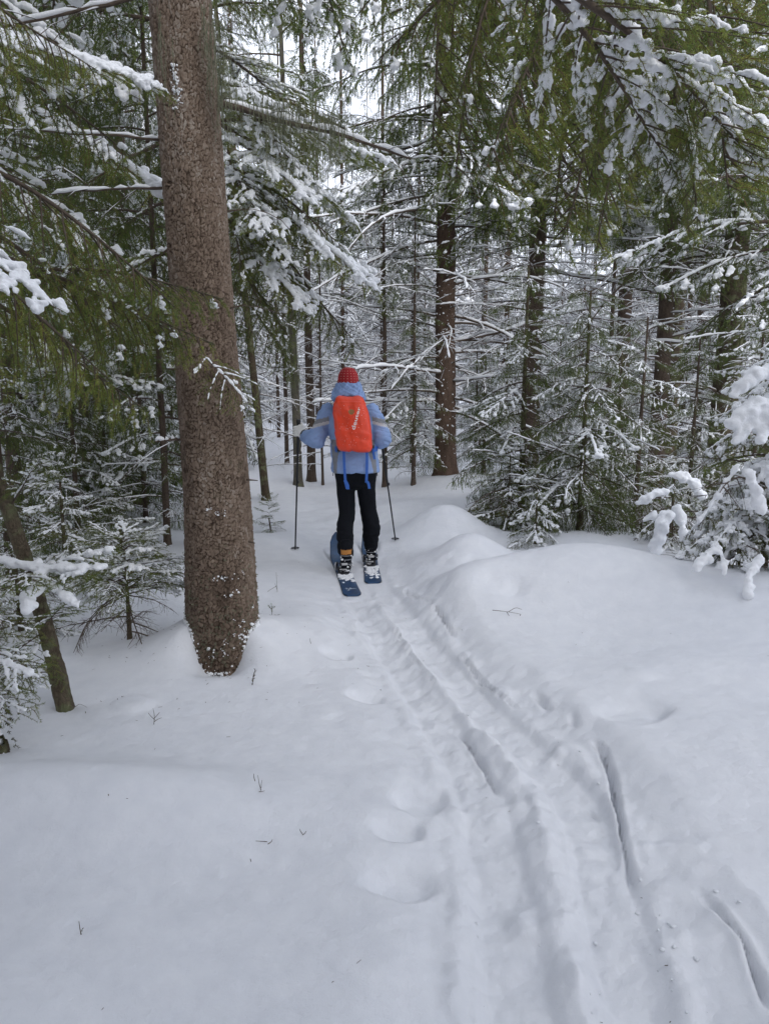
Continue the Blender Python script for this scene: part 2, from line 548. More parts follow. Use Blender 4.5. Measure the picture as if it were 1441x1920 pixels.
def height(x, y):
    x = np.asarray(x, float); y = np.asarray(y, float)
    R = np.hypot(x, y)
    far = sstep(6, 14, R)
    h = (0.075 + 0.16 * far) * fbm(x / 2.4 + 3, y / 2.4, 3, 1) + 0.022 * fbm(x / 0.6, y / 0.45, 3, 2)
    h = h + 0.25 * far * fbm(x / 7 + 5, y / 7, 2, 5)
    for mx_, my_, sx_, sy_, hh in MOUNDS:
        h = h + hh * np.exp(-((x - mx_) / sx_) ** 2 - ((y - my_) / sy_) ** 2)
    near = R < 9
    xn = x; yn = y
    d1 = pdist(xn, yn, LANE1); d2 = pdist(xn, yn, LANE2); d3 = pdist(xn, yn, LANE3)
    wob = fbm(x / 0.16, y / 0.16, 3, 3)
    wob2 = fbm(x / 0.45 + 7, y / 0.45, 2, 4)
    # the trodden way as a whole
    broad = 1 - sstep(0.10, 0.42, np.minimum(d1, d2) + wob * 0.05)
    h = h * (1 - 0.55 * broad) - 0.055 * broad
    for d_, w_, dep in ((d1, 0.105, 0.040), (d2, 0.105, 0.042), (d3, 0.13, 0.020 * (1 - sstep(1.75, 2.12, y)))):
        e = 1 - sstep(w_ - 0.028, w_ + 0.018, d_ + wob * 0.020)
        h = h - 0.8 * dep * e * (0.95 + 0.30 * wob2)
        h = h + 0.018 * np.exp(-((d_ - w_ - 0.05 - wob * 0.02) / 0.035) ** 2) * (0.6 + wob)
    rough = np.clip(1.25 - np.minimum(d1, d2) / 0.26, 0, 1)
    h = h + rough * (0.017 * fbm(x / 0.085, y / 0.085, 4, 6) + 0.012 * fbm(x / 0.30, y / 0.30, 2, 2) + 0.007 * np.clip(fbm(x / 0.035, y / 0.035, 3, 1), 0, 1))
    for P, dep, w_ in LINES:
        d_ = pdist(x, y, P) + wob * 0.012; w_ = w_ * 0.42
        en = sstep(0.0, 0.16, np.minimum(np.hypot(x - P[0][0], y - P[0][1]), np.hypot(x - P[-1][0], y - P[-1][1])) + 0.01)
        h = h - 0.95 * dep * en * np.exp(-(np.abs(d_) / w_) ** 2.4) * (0.75 + 0.6 * wob2)
        h = h + 0.008 * en * np.exp(-((d_ - w_ * 3.0) / (w_ * 1.3)) ** 2) * (1 + wob)
    for lx, ly, r_, hh in LUMP_XY:
        d_ = np.hypot(x - lx, (y - ly) * 1.15) + wob * 0.030 + wob2 * 0.012
        fr = 0.5 + 0.5 * np.clip(-(y - ly) / r_, -1, 1)          # broken edge towards the slope, soft behind
        h = h + 0.85 * hh * np.exp(-np.clip(d_ / (r_ * (0.95 - 0.1 * fr)), 0, 9) ** (2.2 + 5.5 * fr)) * (1 + 0.4 * wob)
    for lx, ly, r_, hh in PIT_XY:
        d_ = np.hypot(x - lx, y - ly) + wob * 0.03
        h = h - hh * np.exp(-(d_ / r_) ** 2) * (1 + 0.8 * wob)
    # the open way on behind the skier, trodden
    way = (1 - sstep(0.25, 0.7, np.abs(x + 0.45 + (y - 8) * 0.12))) * sstep(6.6, 8.0, y) * (1 - sstep(16, 22, y))
    h = h - way * (0.06 + 0.03 * fbm(x / 0.3, y / 0.3, 3, 5)) 
    # where the skier stands
    k = np.exp(-((x + 0.24) / 0.55) ** 2 - ((y - 6.35) / 0.75) ** 2)
    h = h * (1 - k) - 0.04 * k
    ds = np.minimum(pdist(x, y, SKI_PATHS[0]), pdist(x, y, SKI_PATHS[1]))
    e = 1 - sstep(0.075, 0.125, ds + wob * 0.012)
    h = h * (1 - e) - 0.047 * e
    for wx, wy, wr, wd in WELLS:
        d_ = np.hypot(x - wx, y - wy)
        h = h - wd * np.exp(-(d_ / wr) ** 2)
    # round the big trunk: snow banked up at its sides, a hollow in front
    dx = x - TREE_X; dy = y - TREE_Y
    d_ = np.hypot(dx, dy); an = np.arctan2(dx, -dy)         # 0 = towards the camera
    side = sstep(0.22, 1.05, np.abs(an - 0.12))
    h = h + (0.18 + 0.05 * wob2) * np.exp(-(np.clip(d_ - 0.20 + 0.05 * wob2, 0, 9) / 0.22) ** 1.5) * side * np.where(an > 0, 0.9, 1.0)
    h = h - 0.085 * np.exp(-((d_ - 0.20) / 0.13) ** 2) * (1 - side)
    h = h + 0.004 * fbm(x / 0.06, y / 0.05, 2, 7) * (1 - far)
    return h


def gz(x, y):
    return float(height(np.array([x]), np.array([y]))[0])


def put(px, Y, sink=0.0):
    """a place on the snow Y metres ahead under column px of the photograph"""
    X = (px - 720.5) / FPX * (Y * CP + CAM_Z * SP)
    return Vector((X, Y, gz(X, Y) - sink))


for wx_, wy_ in ((0.98, 11.3), (2.35, 11.8), (4.2, 11.3)):
    WELLS.append((wx_ + 0.0, wy_, 0.28, 0.05))


def ground():
    a1 = np.radians(np.linspace(-38, 38, 430))
    a2 = np.radians(np.linspace(38, 322, 100))[1:-1]
    ang = np.concatenate([a1, a2])
    r = np.concatenate([np.linspace(0.05, 1.2, 14)[:-1], 1.2 * (12 / 1.2) ** np.linspace(0, 1, 400)[:-1], 12 * (600 / 12) ** np.linspace(0, 1, 100)])
    A, Rr = np.meshgrid(ang, r)
    X = np.sin(A) * Rr; Y = np.cos(A) * Rr
    Z = height(X, Y) * (1 - sstep(120, 300, Rr))
    n, k = X.shape
    V = np.stack([X, Y, Z], -1).reshape(-1, 3)
    idx = np.arange(n * k).reshape(n, k); nx = np.roll(idx, -1, 1)
    F = np.concatenate([np.stack([idx[:-1], idx[1:], nx[1:]], -1).reshape(-1, 3), np.stack([idx[:-1], nx[1:], nx[:-1]], -1).reshape(-1, 3)])
    c = len(V)
    V = np.concatenate([V, [[0, 0, float(Z[0].mean())]]])
    F = np.concatenate([F, np.stack([np.full(k, c), idx[0], nx[0]], -1)])
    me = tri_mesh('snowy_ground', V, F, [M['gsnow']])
    me.flip_normals() if me.polygons[0].normal.z < 0 else None
    link('snowy_ground', me, kind='structure', label='deep snow on the forest floor with ski tracks and soft mounds')


ground()

# ------------------------------------------------------------------ spruce boughs
def bough_skel(rng, L, pairs, side_k=0.42, pitch0=0.05, sag=0.5, tip_up=0.5, sdroop=0.25, hang=0.3,
               twig_sp=0.06, twig_len=0.14, bare=0.12, n_main=16, n_side=7, n_twig=4):
    t = np.linspace(0, 1, n_main)
    pitch = pitch0 - sag * t + tip_up * np.clip(t - 0.62, 0, 1) * 2
    yaw = np.cumsum((rng.rand(n_main) - 0.5) * 0.22); pitch = pitch + np.cumsum((rng.rand(n_main) - 0.5) * 0.10)
    d = np.stack([np.cos(pitch) * np.cos(yaw), np.cos(pitch) * np.sin(yaw), np.sin(pitch)], 1)
    main = np.concatenate([[np.zeros(3)], np.cumsum(d[:-1] * L / (n_main - 1), 0)])
    K = pairs * 2
    sides = []
    for i in range(K):
        tt = bare + (0.97 - bare) * ((i + rng.rand() * 0.8) / K)
        f = tt * (n_main - 1.001); j = int(f)
        p0 = main[j] * (1 - f + j) + main[j + 1] * (f - j)
        s = 1 if i % 2 else -1
        ln = side_k * L * (1 - tt ** 1.6) * (0.65 + 0.55 * rng.rand()) * min(1, 0.45 + (tt - bare) / 0.2) + 0.05
        yw = yaw[j] + s * (1.12 - 0.45 * tt + (rng.rand() - 0.5) * 0.3)
        pt = pitch[j] - sdroop * (0.2 + rng.rand()) + 0.1
        u = np.linspace(0, 1, n_side)
        yws = yw - s * 0.35 * u + np.cumsum((rng.rand(n_side) - 0.5) * 0.15)
        pts = pt - sdroop * 1.1 * u * (0.6 + 0.8 * rng.rand())
        dd = np.stack([np.cos(pts) * np.cos(yws), np.cos(pts) * np.sin(yws), np.sin(pts)], 1)
        sides.append(np.concatenate([[p0], p0 + np.cumsum(dd[:-1] * ln / (n_side - 1), 0)]))
    sides = np.array(sides)
    tw = []
    strands = [(s_, n_side) for s_ in sides] + [(main[int(n_main * 0.35):], n_main - int(n_main * 0.35))]
    for P, n in strands:
        ln = np.linalg.norm(np.diff(P, axis=0), axis=1).sum()
        q = max(2, int(ln / twig_sp))
        for i in range(q):
            u = 0.10 + 0.90 * (i + rng.rand()) / q
            u = min(u, 0.99)
            f = u * (n - 1.001); j = int(f)
            p0 = P[j] * (1 - f + j) + P[j + 1] * (f - j)
            t_ = P[j + 1] - P[j]; t_ = t_ / np.linalg.norm(t_)
            sd = np.cross(t_, [0, 0, 1]); sd /= (np.linalg.norm(sd) + 1e-6)
            s = 1 if i % 2 else -1
            d0 = t_ * 0.75 + sd * s * (0.65 + 0.3 * rng.rand()) + np.array([0, 0, (rng.rand() - 0.5) * 0.3])
            d0 = d0 / np.linalg.norm(d0)
            hg = hang * (0.5 + rng.rand())
            l2 = twig_len * (0.45 + 0.8 * rng.rand()) * (1.15 - 0.6 * u) * (1 + hang * 1.0 * rng.rand())
            pp = [p0]
            for k_ in range(n_twig - 1):
                d1 = d0 * (1 - min(0.93, hg * (0.6 + 0.5 * k_))) + np.array([0, 0, -1]) * min(0.93, hg * (0.6 + 0.5 * k_))
                d1 = d1 / (np.linalg.norm(d1) + 1e-6)
                pp.append(pp[-1] + d1 * l2 / (n_twig - 1))
            tw.append(pp)
    return main[None], sides, np.array(tw)


def bough(rng, L, pairs, lod, snow=1.0, main_snow=True, side_p=0.7, twig_p=None, tint0=0.3, gap=0.3, **kw):
    """returns (wood+needle arrays, snow arrays)"""
    main, sides, tw = bough_skel(rng, L, pairs, **kw)
    g = MB(); s = MB()
    n0 = main.shape[1]
    r0 = 0.0045 + 0.0085 * L
    g.add(*tubes(main, np.linspace(r0, 0.002, n0)[None], 6 if lod == 0 else 4), 0, 0.5)
    ls = 0.0045 if lod < 2 else 0.006
    g.add(*tubes(sides, np.linspace(ls, 0.0012, sides.shape[1])[None], 4 if lod == 0 else 3), 0, 0.5)
    if lod < 2:
        g.add(*tubes(tw, np.linspace(0.0018, 0.0007, tw.shape[1])[None], 3), 2 if lod == 0 else 0, 0.5)
    tt = np.clip(tint0 + (rng.rand(len(tw)) - 0.5) * 0.5, 0, 1); ts = np.clip(tint0 + (rng.rand(len(sides)) - 0.5) * 0.3, 0, 1)
    tip = main[:, int(n0 * 0.6):]
    if lod == 0:
        for P, T in ((tw, tt), (sides[:, 2:], ts), (tip, None)):
            v, f, t_ = needles(P, 520, 0.0185, 0.0026, rng, 1.0, T); g.add(v, f, 1, t_, False)
    elif lod == 1:
        for P, T in ((tw, tt), (sides[:, 2:], ts), (tip, None)):
            v, f, t_ = needles(P, 250, 0.021, 0.0050, rng, 0.85, T); g.add(v, f, 1, t_, False)
    else:
        for P, T in ((tw, tt), (sides[:, 2:], ts), (tip, None)):
            v, f, t_ = needles(P, 42, 0.055, 0.013, rng, 0.7, T, 0.3); g.add(v, f, 1, t_, False)
    if snow > 0:
        sd = 8 if lod == 0 else (5 if lod == 1 else 3)
        a_ = main[:, int(n0 * 0.15):]
        if main_snow: s.add(*snow_tubes(a_, 0.022 * snow, rng, sd, 30 if lod < 2 else 9, gap, 0.75), 0)
        ps = sides[rng.rand(len(sides)) < (side_p if lod < 2 else 1)]
        s.add(*snow_tubes(ps, 0.017 * snow, rng, sd, 16 if lod < 2 else 5, gap, 0.75), 0)
        tp = (0.30 if lod == 0 else 0.40) if twig_p is None else twig_p
        pick = rng.rand(len(tw)) < tp * min(1, snow + 0.1)
        s.add(*snow_tubes(tw[pick], 0.010 * snow, rng, sd - 1 if lod < 2 else 3, 6 if lod < 2 else 3, gap, 0.8), 0)
        # thick pads where several shoots carry one load
        cs = []; rr = []
        for P in (resample(sides, 19) if lod < 2 else sides):
            if rng.rand() < (0.5 if main_snow else 0.22) * snow:
                m_ = len(P); u0 = rng.randint(1, max(2, m_ - 4)); u1 = min(m_, u0 + rng.randint(2, 11 if lod < 2 else 5))
                for q in range(u0, u1):
                    fl = 0.5 + 0.5 * math.sin(math.pi * (q - u0 + 0.5) / (u1 - u0))
                    cs.append(P[q] + rng.randn(3) * 0.010 * snow + np.array([0, 0, 0.010])); rr.append(0.027 * snow * fl * (0.6 + 0.7 * rng.rand()))
        if cs:
            s.add(*blobs(cs, np.array(rr), rng, 0.62, 8 if lod < 2 else 5, 5 if lod < 2 else 3), 0)
    return g, s


def coords_(me):
    a = np.empty(len(me.vertices) * 3, np.float32); me.vertices.foreach_get('co', a); return a.reshape(-1, 3).astype(float)


GREEN = [M['twig'], M['needle'], M['twig_red']]
HERO = []      # (green mesh, snow mesh) seen from close by
for i in range(5):
    rng = np.random.RandomState(100 + i)
    g, s = bough(rng, 1.5, 14, 0, snow=[0.55, 1.0, 0.4, 0.6, 1.2][i], main_snow=i in (1, 4), side_p=[0.15, 0.45, 0.06, 0.2, 0.55][i], twig_p=[0.04, 0.22, 0.02, 0.06, 0.28][i], tint0=[0.5, 0.45, 0.65, 0.35, 0.6][i], gap=0.5, pitch0=0.0, sag=0.55,
                 tip_up=0.3, sdroop=[0.45, 0.10, 0.7, 0.55, 0.10][i], hang=[0.40, 0.25, 0.6, 0.45, 0.25][i], twig_sp=0.058, twig_len=0.13)
    gm = g.mesh('near_bough', GREEN)
    sm = s.mesh('near_bough_snow', [M['snow']])
    sm = roughen(remesh(sm, 0.0055, 2, 'near_bough_snow'), 0.007, 0.016, i)
    HERO.append((gm, sm))
HEAVY = []     # low boughs bent under fused loads of snow
for i in range(3):
    rng = np.random.RandomState(140 + i)
    g, s = bough(rng, 1.0, 9, 0, snow=[1.3, 1.7, 1.1][i], tint0=0.35, gap=0.1, pitch0=0.1, sag=0.85, tip_up=0.1, sdroop=0.5, hang=0.45,
                 twig_sp=0.05, twig_len=0.10, side_k=0.40)
    gm = g.mesh('laden_bough', GREEN)
    sm = roughen(remesh(s.mesh('laden_bough_snow', [M['snow']]), 0.008, 3, 'laden_bough_snow'), 0.009, 0.022, i)
    HEAVY.append((gm, sm))
MID = []       # boughs of trees 5 to 14 m away
for i in range(8):
    rng = np.random.RandomState(200 + i)
    sn = [0.65, 1.25, 0.5, 0.95, 1.45, 0.45, 1.1, 0.7][i]
    g, s = bough(rng, 1.6, 12, 1, snow=sn, tint0=0.34, gap=0.35, side_p=0.7, twig_p=0.42, pitch0=0.1, sag=0.75, tip_up=0.45,
                 sdroop=[0.5, 0.35, 0.8, 0.5][i % 4], hang=[0.6, 0.3, 0.9, 0.5][i % 4], twig_sp=0.07, twig_len=0.17)
    ga = g.arrays()
    sm = roughen(remesh(s.mesh('x', [M['snow']]), 0.0095, 1, 'x'), 0.006, 0.03, i); sm.calc_loop_triangles()
    sv = coords_(sm); sf = np.empty(len(sm.loop_triangles) * 3, np.int32); sm.loop_triangles.foreach_get('vertices', sf)
    a_ = MB(); a_.add(ga[0], ga[1], ga[2], ga[3]); a_.add(sv, sf.reshape(-1, 3), 3, 0.5)
    MID.append(a_.mesh('mid_bough', GREEN + [M['snow']]))


def dead(rng, L, forks, lod=1, snow=1.0, curve=0.3):
    """a bare branch with a line of snow along its top"""
    n = 12
    t = np.linspace(0, 1, n)
    pitch = 0.10 - curve * t + np.cumsum((rng.rand(n) - 0.5) * 0.18)
    yaw = np.cumsum((rng.rand(n) - 0.5) * 0.22)
    d = np.stack([np.cos(pitch) * np.cos(yaw), np.cos(pitch) * np.sin(yaw), np.sin(pitch)], 1)
    main = np.concatenate([[np.zeros(3)], np.cumsum(d[:-1] * L / (n - 1), 0)])[None]
    sd = []; m6 = 6
    for i in range(forks):
        u = 0.15 + 0.8 * (i + rng.rand()) / forks
        f = u * (n - 1.001); j = int(f); p0 = main[0, j]
        s = 1 if i % 2 else -1
        ln = L * (0.12 + 0.30 * rng.rand()) * (1.15 - u * 0.7)
        y0 = yaw[j] + s * (0.7 + 0.4 * rng.rand()); q0 = pitch[j] - 0.15 + (rng.rand() - 0.6) * 0.7
        yy = y0 + np.cumsum((rng.rand(m6) - 0.5) * 0.3); qq = q0 - 0.25 * np.linspace(0, 1, m6) + np.cumsum((rng.rand(m6) - 0.5) * 0.2)
        dd = np.stack([np.cos(qq) * np.cos(yy), np.cos(qq) * np.sin(yy), np.sin(qq)], 1)
        sd.append(np.concatenate([[p0], p0 + np.cumsum(dd[:-1] * ln / (m6 - 1), 0)]))
    sd = np.array(sd)
    tw = []
    for P in sd:
        for k_ in range(3 if lod == 1 else 1):
            j = rng.randint(1, m6 - 1)
            dd = P[j] - P[j - 1]; dd = dd / np.linalg.norm(dd) + rng.randn(3) * 0.45; dd /= np.linalg.norm(dd)
            l2 = 0.05 + 0.12 * rng.rand()
            tw.append([P[j], P[j] + dd * l2 * 0.5, P[j] + dd * l2 + np.array([0, 0, -0.01])])
    tw = np.array(tw)
    g = MB()
    g.add(*tubes(main, np.linspace(0.012, 0.003, n)[None] * (0.6 + 0.4 * L), 5 if lod == 1 else 3), 0)
    g.add(*tubes(sd, np.linspace(0.005, 0.0015, m6)[None] * (1 if lod == 1 else 1.3), 3), 0)
    g.add(*tubes(tw, 0.0014 if lod == 1 else 0.002, 3), 0)
    k = 1 if lod == 1 else 1.15
    g.add(*snow_tubes(main, 0.016 * snow * k, rng, 5 if lod == 1 else 3, 26 if lod == 1 else 9, 0.12, 0.9, 0.9), 1)
    g.add(*snow_tubes(sd, 0.0095 * snow * k, rng, 4 if lod == 1 else 3, 12 if lod == 1 else 5, 0.2, 0.9, 0.9), 1)
    if lod == 1: g.add(*snow_tubes(tw, 0.005 * snow, rng, 3, 4, 0.2, 0.9, 0.9), 1)
    return g


DEAD = [dead(np.random.RandomState(300 + i), 1.4, 9, 1, [1.0, 0.8, 1.2, 0.9, 1.1][i], [0.3, 0.6, 0.0, 0.9, 0.2][i]).mesh('bare_branch', [M['twig'], M['snow']]) for i in range(5)]


# ------------------------------------------------------------------ trunks
def trunk_mesh(H, r, m_, lean=(0, 0), seed=0, sides=20, rings=None, flare=0.35, sweep=0.0, top=0.25, rough=0.035):
    rng = np.random.RandomState(seed)
    rings = rings or int(H * 7 + 8)
    t = np.linspace(0, 1, rings) ** 1.25
    z = t * H - 0.25
    cx = lean[0] * z + sweep * np.sin(t * np.pi) + 0.01 * fbm(z * 0.9 + seed, z * 0 + seed, 2, 1)
    cy = lean[1] * z
    rad = r * (1 - (1 - top) * np.clip(z / H, 0, 1) ** 1.05) * (1 + flare * np.exp(-np.clip(z + 0.02, 0, 9) / 0.14 / (r / 0.15) ** 0.5))
    a = np.arange(sides) * 2 * np.pi / sides
    A, Z = np.meshgrid(a, z)
    nn = 1 + rough * fbm(np.cos(A) * 3 + seed, Z * 5 + np.sin(A) * 3, 3, seed % 7)
    root = 1 + 0.14 * np.exp(-np.clip(Z, 0, 9) / 0.15) * np.sin(A * 5 + seed)
    R = rad[:, None] * nn * root
    V = np.stack([cx[:, None] + np.cos(A) * R, cy[:, None] + np.sin(A) * R, Z], -1).reshape(-1, 3)
    idx = np.arange(rings * sides).reshape(rings, sides); nx = np.roll(idx, -1, 1)
    F = np.concatenate([np.stack([idx[:-1], nx[:-1], nx[1:]], -1).reshape(-1, 3), np.stack([idx[:-1], nx[1:], idx[1:]], -1).reshape(-1, 3)])
    me = tri_mesh('trunk', V, F, [m_])
    ax = lambda zz: (float(np.interp(zz, z, cx)), float(np.interp(zz, z, cy)), float(np.interp(zz, z, rad)))
    return me, ax


def put_bough(parent, mesh, p, az, pitch, s, roll=0.0, name='branch', snow=None):
    o = link(name, mesh, parent)
    mt = Matrix.Translation(p) @ Matrix.Rotation(az, 4, 'Z') @ Matrix.Rotation(-pitch, 4, 'Y') @ Matrix.Rotation(roll, 4, 'X') @ Matrix.Diagonal((s, s, s, 1))
    o.matrix_local = mt
    if snow is not None:
        link('snow_load', snow, o)
    return o


def aim_bough(parent, pair, root, tip, L0, roll=0.0, k=1.0):
    """a bough whose foot is at root and whose tip reaches about tip (world points)"""
    root = Vector(root); tip = Vector(tip)
    d = tip - root
    s = d.length / L0 * 1.04 * k
    az = math.atan2(d.y, d.x)
    el = math.atan2(d.z, math.hypot(d.x, d.y))
    return put_bough(parent, pair[0], root - parent.location, az, el + 0.22, s, roll, snow=pair[1])


def spruce(label, pos, H, r, m_, live=(3, 9), dead_z=(0.8, 4), n_live=40, n_dead=24, blen=1.7, dlen=1.2, lean=(0, 0), seed=0,
           meshes=None, sweep=0.0, name='spruce_tree', cat='tree', group=None, avoid=None, pitch=-0.15, taper=True, flare=0.35, conic=None, front=None):
    rng = np.random.RandomState(seed + 900)
    root = empty(name, pos, label, cat, group)
    me, ax = trunk_mesh(H, r, m_, lean, seed, sweep=sweep, flare=flare)
    link('trunk', me, root)
    meshes = meshes or MID
    az = rng.rand() * 6
    for i in range(n_live):
        u = (i + rng.rand()) / n_live
        z = live[0] + (live[1] - live[0]) * u
        az += 2.4 + (rng.rand() - 0.5) * 0.8
        if avoid and avoid(az % (2 * math.pi), z): continue
        x_, y_, r_ = ax(z)
        ln = blen * (0.75 + 0.45 * rng.rand())
        if z > 7.0: ln *= 0.55                            # narrow tops, shortened to let more sky light into the forest
        if conic: ln *= max(0.12, 1 - conic * (z - live[0]) / (H - live[0]))
        mesh = meshes[rng.randint(len(meshes))]
        snow = None
        if isinstance(mesh, tuple): mesh, snow = mesh; L0 = 1.5 if mesh.name.startswith('near') else 1.0
        else: L0 = 1.6
        put_bough(root, mesh, Vector((x_ + math.cos(az) * r_ * 0.7, y_ + math.sin(az) * r_ * 0.7, z)), az, pitch + (rng.rand() - 0.5) * 0.4 + (0.35 * u if taper else 0), ln / L0, (rng.rand() - 0.5) * 0.3, snow=snow)
    if front:                                            # boughs on the side of the open way
        for i in range(front[2]):
            z = front[0] + (front[1] - front[0]) * (i + rng.rand()) / front[2]; a_ = -math.pi / 2 + (rng.rand() - 0.5) * 2.2
            x_, y_, r_ = ax(z)
            put_bough(root, MID[rng.randint(8)], Vector((x_ + math.cos(a_) * r_ * 0.7, y_ + math.sin(a_) * r_ * 0.7, z)), a_, -0.30 + (rng.rand() - 0.5) * 0.3, blen * (0.8 + 0.4 * rng.rand()) / 1.6, (rng.rand() - 0.5) * 0.4)
    for i in range(n_dead):
        z = dead_z[0] + (dead_z[1] - dead_z[0]) * (i + rng.rand()) / n_dead
        az += 2.4 + (rng.rand() - 0.5)
        x_, y_, r_ = ax(z)
        ln = dlen * (0.45 + 0.8 * rng.rand())
        put_bough(root, DEAD[rng.randint(len(DEAD))], Vector((x_ + math.cos(az) * r_ * 0.8, y_ + math.sin(az) * r_ * 0.8, z)), az, (rng.rand() - 0.55) * 0.6, ln / 1.4, (rng.rand() - 0.5) * 1.0)
    return root, ax


# ------------------------------------------------------------------ the big spruce on the left
SHORT0 = []
rng = np.random.RandomState(165)
g, s = bough(rng, 1.0, 8, 0, snow=0.75, tint0=0.5, gap=0.3, pitch0=0.15, sag=0.45, tip_up=0.2, sdroop=0.4, hang=0.3, twig_sp=0.05, twig_len=0.14, side_k=0.5, side_p=0.35, twig_p=0.06)
SHORT0.append((g.mesh('short_bough', GREEN), roughen(remesh(s.mesh('short_bough_snow', [M['snow']]), 0.006, 2, 'short_bough_snow'), 0.005, 0.02, 1)))


def big_trunk():
    Hh = 7.5
    base_z = gz(TREE_X, TREE_Y)
    root = empty('large_spruce', (TREE_X, TREE_Y, 0.0), 'thick old spruce trunk with scaly brown bark, close by on the left', 'tree')
    nt_, nz_ = 310, 1040
    z = np.concatenate([np.linspace(-0.25, 3.75, 1000), np.linspace(3.8, Hh, 40)])
    a = np.arange(nt_) * 2 * np.pi / nt_
    A, Z = np.meshgrid(a, z)
    rad = np.interp(z, [-0.45, 0.0, 0.35, 0.9, 1.8, 3.5, 7.5], [0.200, 0.204, 0.193, 0.178, 0.161, 0.150, 0.11])
    cx = np.interp(z, [-0.45, 0, 1.0, 2.4, 3.6, 7.5], [0.0, 0.005, 0.0, -0.040, -0.095, -0.17]) + 0.006 * np.sin(z * 2.3)
    # bark plates: jittered cells wrapped round the stem
    cw, ch = 0.019, 0.026
    Rm = 0.2
    nc = int(2 * np.pi * Rm / cw); nr = int((Hh + 0.6) / ch) + 3
    rg = np.random.RandomState(5)
    jx = rg.rand(nr, nc) * 0.9 + 0.05; jy = rg.rand(nr, nc) * 0.9 + 0.05
    tone = rg.rand(nr, nc); proud = rg.rand(nr, nc)
    tx = rg.randn(nr, nc); ty = rg.randn(nr, nc)
    wx = fbm(np.cos(A) * 4 + 9, Z * 14 + np.sin(A) * 4, 4, 1) * 1.3
    wy = fbm(np.cos(A) * 4, Z * 14 + np.sin(A) * 4 + 4, 4, 2) * 1.3
    u = (A / (2 * np.pi) * nc + wx); v = ((Z + 0.5) / ch + wy)
    ui = np.floor(u).astype(int); vi = np.floor(v).astype(int)
    d1 = np.full(u.shape, 9.0); d2 = np.full(u.shape, 9.0); it = np.zeros(u.shape); pr = np.zeros(u.shape); tl = np.zeros(u.shape)
    for dj in (-1, 0, 1):
        for di in (-1, 0, 1):
            cj = np.clip(vi + dj, 0, nr - 1); ci = (ui + di) % nc
            ddx = u - (ui + di + jx[cj, ci]); ddy = v - (vi + dj + jy[cj, ci])
            d = np.hypot(ddx, ddy)
            new = d < d1
            d2 = np.where(new, d1, np.minimum(d2, d))
            it = np.where(new, tone[cj, ci], it); pr = np.where(new, proud[cj, ci], pr)
            tl = np.where(new, (tx[cj, ci] * ddx + ty[cj, ci] * ddy), tl)
            d1 = np.where(new, d, d1)
    edge = sstep(0.0, 0.17, d2 - d1 + 0.10 * fbm(A * 14, Z * 30, 2, 6))
    k = 1 + 0.7 * np.exp(-np.clip(Z, 0, 9) / 0.9)
    relief = (edge * (0.0055 + 0.004 * pr) + tl * 0.0022 * edge) * k
    relief = relief + 0.003 * fbm(A * 12, Z * 18, 3, 5)
    big = 0.006 * fbm(np.cos(A) * 1.5 + 3, Z * 1.1 + np.sin(A) * 1.5, 3, 3)
    buttress = 0.022 * np.exp(-np.clip(Z + 0.1, 0, 9) / 0.16) * np.sin(A * 6 + 1.0)
    # knots where boughs once grew
    knot = np.zeros(u.shape); hole = np.zeros(u.shape)
    for (ka, kz, kr) in KNOTS:
        da = (A - ka + np.pi) % (2 * np.pi) - np.pi
        dk = np.hypot(da * 0.2, (Z - kz) * 0.8)
        knot += 0.013 * np.exp(-(dk / kr) ** 2) - 0.014 * np.exp(-(dk / (kr * 0.38)) ** 2)
        hole += np.exp(-(dk / (kr * 0.6)) ** 2)
    R = rad[:, None] + relief + big + buttress + knot
    V = np.stack([cx[:, None] + np.cos(A) * R, np.sin(A) * R, Z], -1).reshape(-1, 3)
    idx = np.arange(nz_ * nt_).reshape(nz_, nt_); nx = np.roll(idx, -1, 1)
    F = np.concatenate([np.stack([idx[:-1], nx[:-1], nx[1:]], -1).reshape(-1, 3), np.stack([idx[:-1], nx[1:], idx[1:]], -1).reshape(-1, 3)])
    tint = np.clip(edge * (0.46 + 0.24 * it) - 0.10 - 0.3 * np.clip(hole, 0, 1) + 0.14 * sstep(1.0, 3.5, Z) - 0.08 + 0.24 * fbm(np.cos(A) * 1.6 + 4, Z * 1.6 + np.sin(A) * 1.6, 4, 4) - 0.10 * np.exp(-np.clip(Z, 0, 9) / 0.25), 0, 1)
    link('trunk', tri_mesh('big_trunk', V, F, [M['plated']], None, tint.ravel()), root)
    axx = lambda zz: (float(np.interp(zz, z, cx)), float(np.interp(zz, z, rad)))
    return root, axx


# angle 0 = +x (right); -pi/2 faces the camera
KNOTS = [(-1.25, 1.62, .05), (-1.55, 2.63, .05), (-1.35, 0.86, .045), (-1.28, 0.50, .06), (-1.00, 0.50, .055), (-1.35, 1.40, .03), (-0.95, 0.72, .04),
         (-2.35, 2.3, .04), (-2.2, 3.35, .05), (-1.2, 0.40, .05), (-0.5, 1.05, .05), (-1.9, 1.05, .03), (-0.35, 3.3, .05)]
BIG, bax = big_trunk()


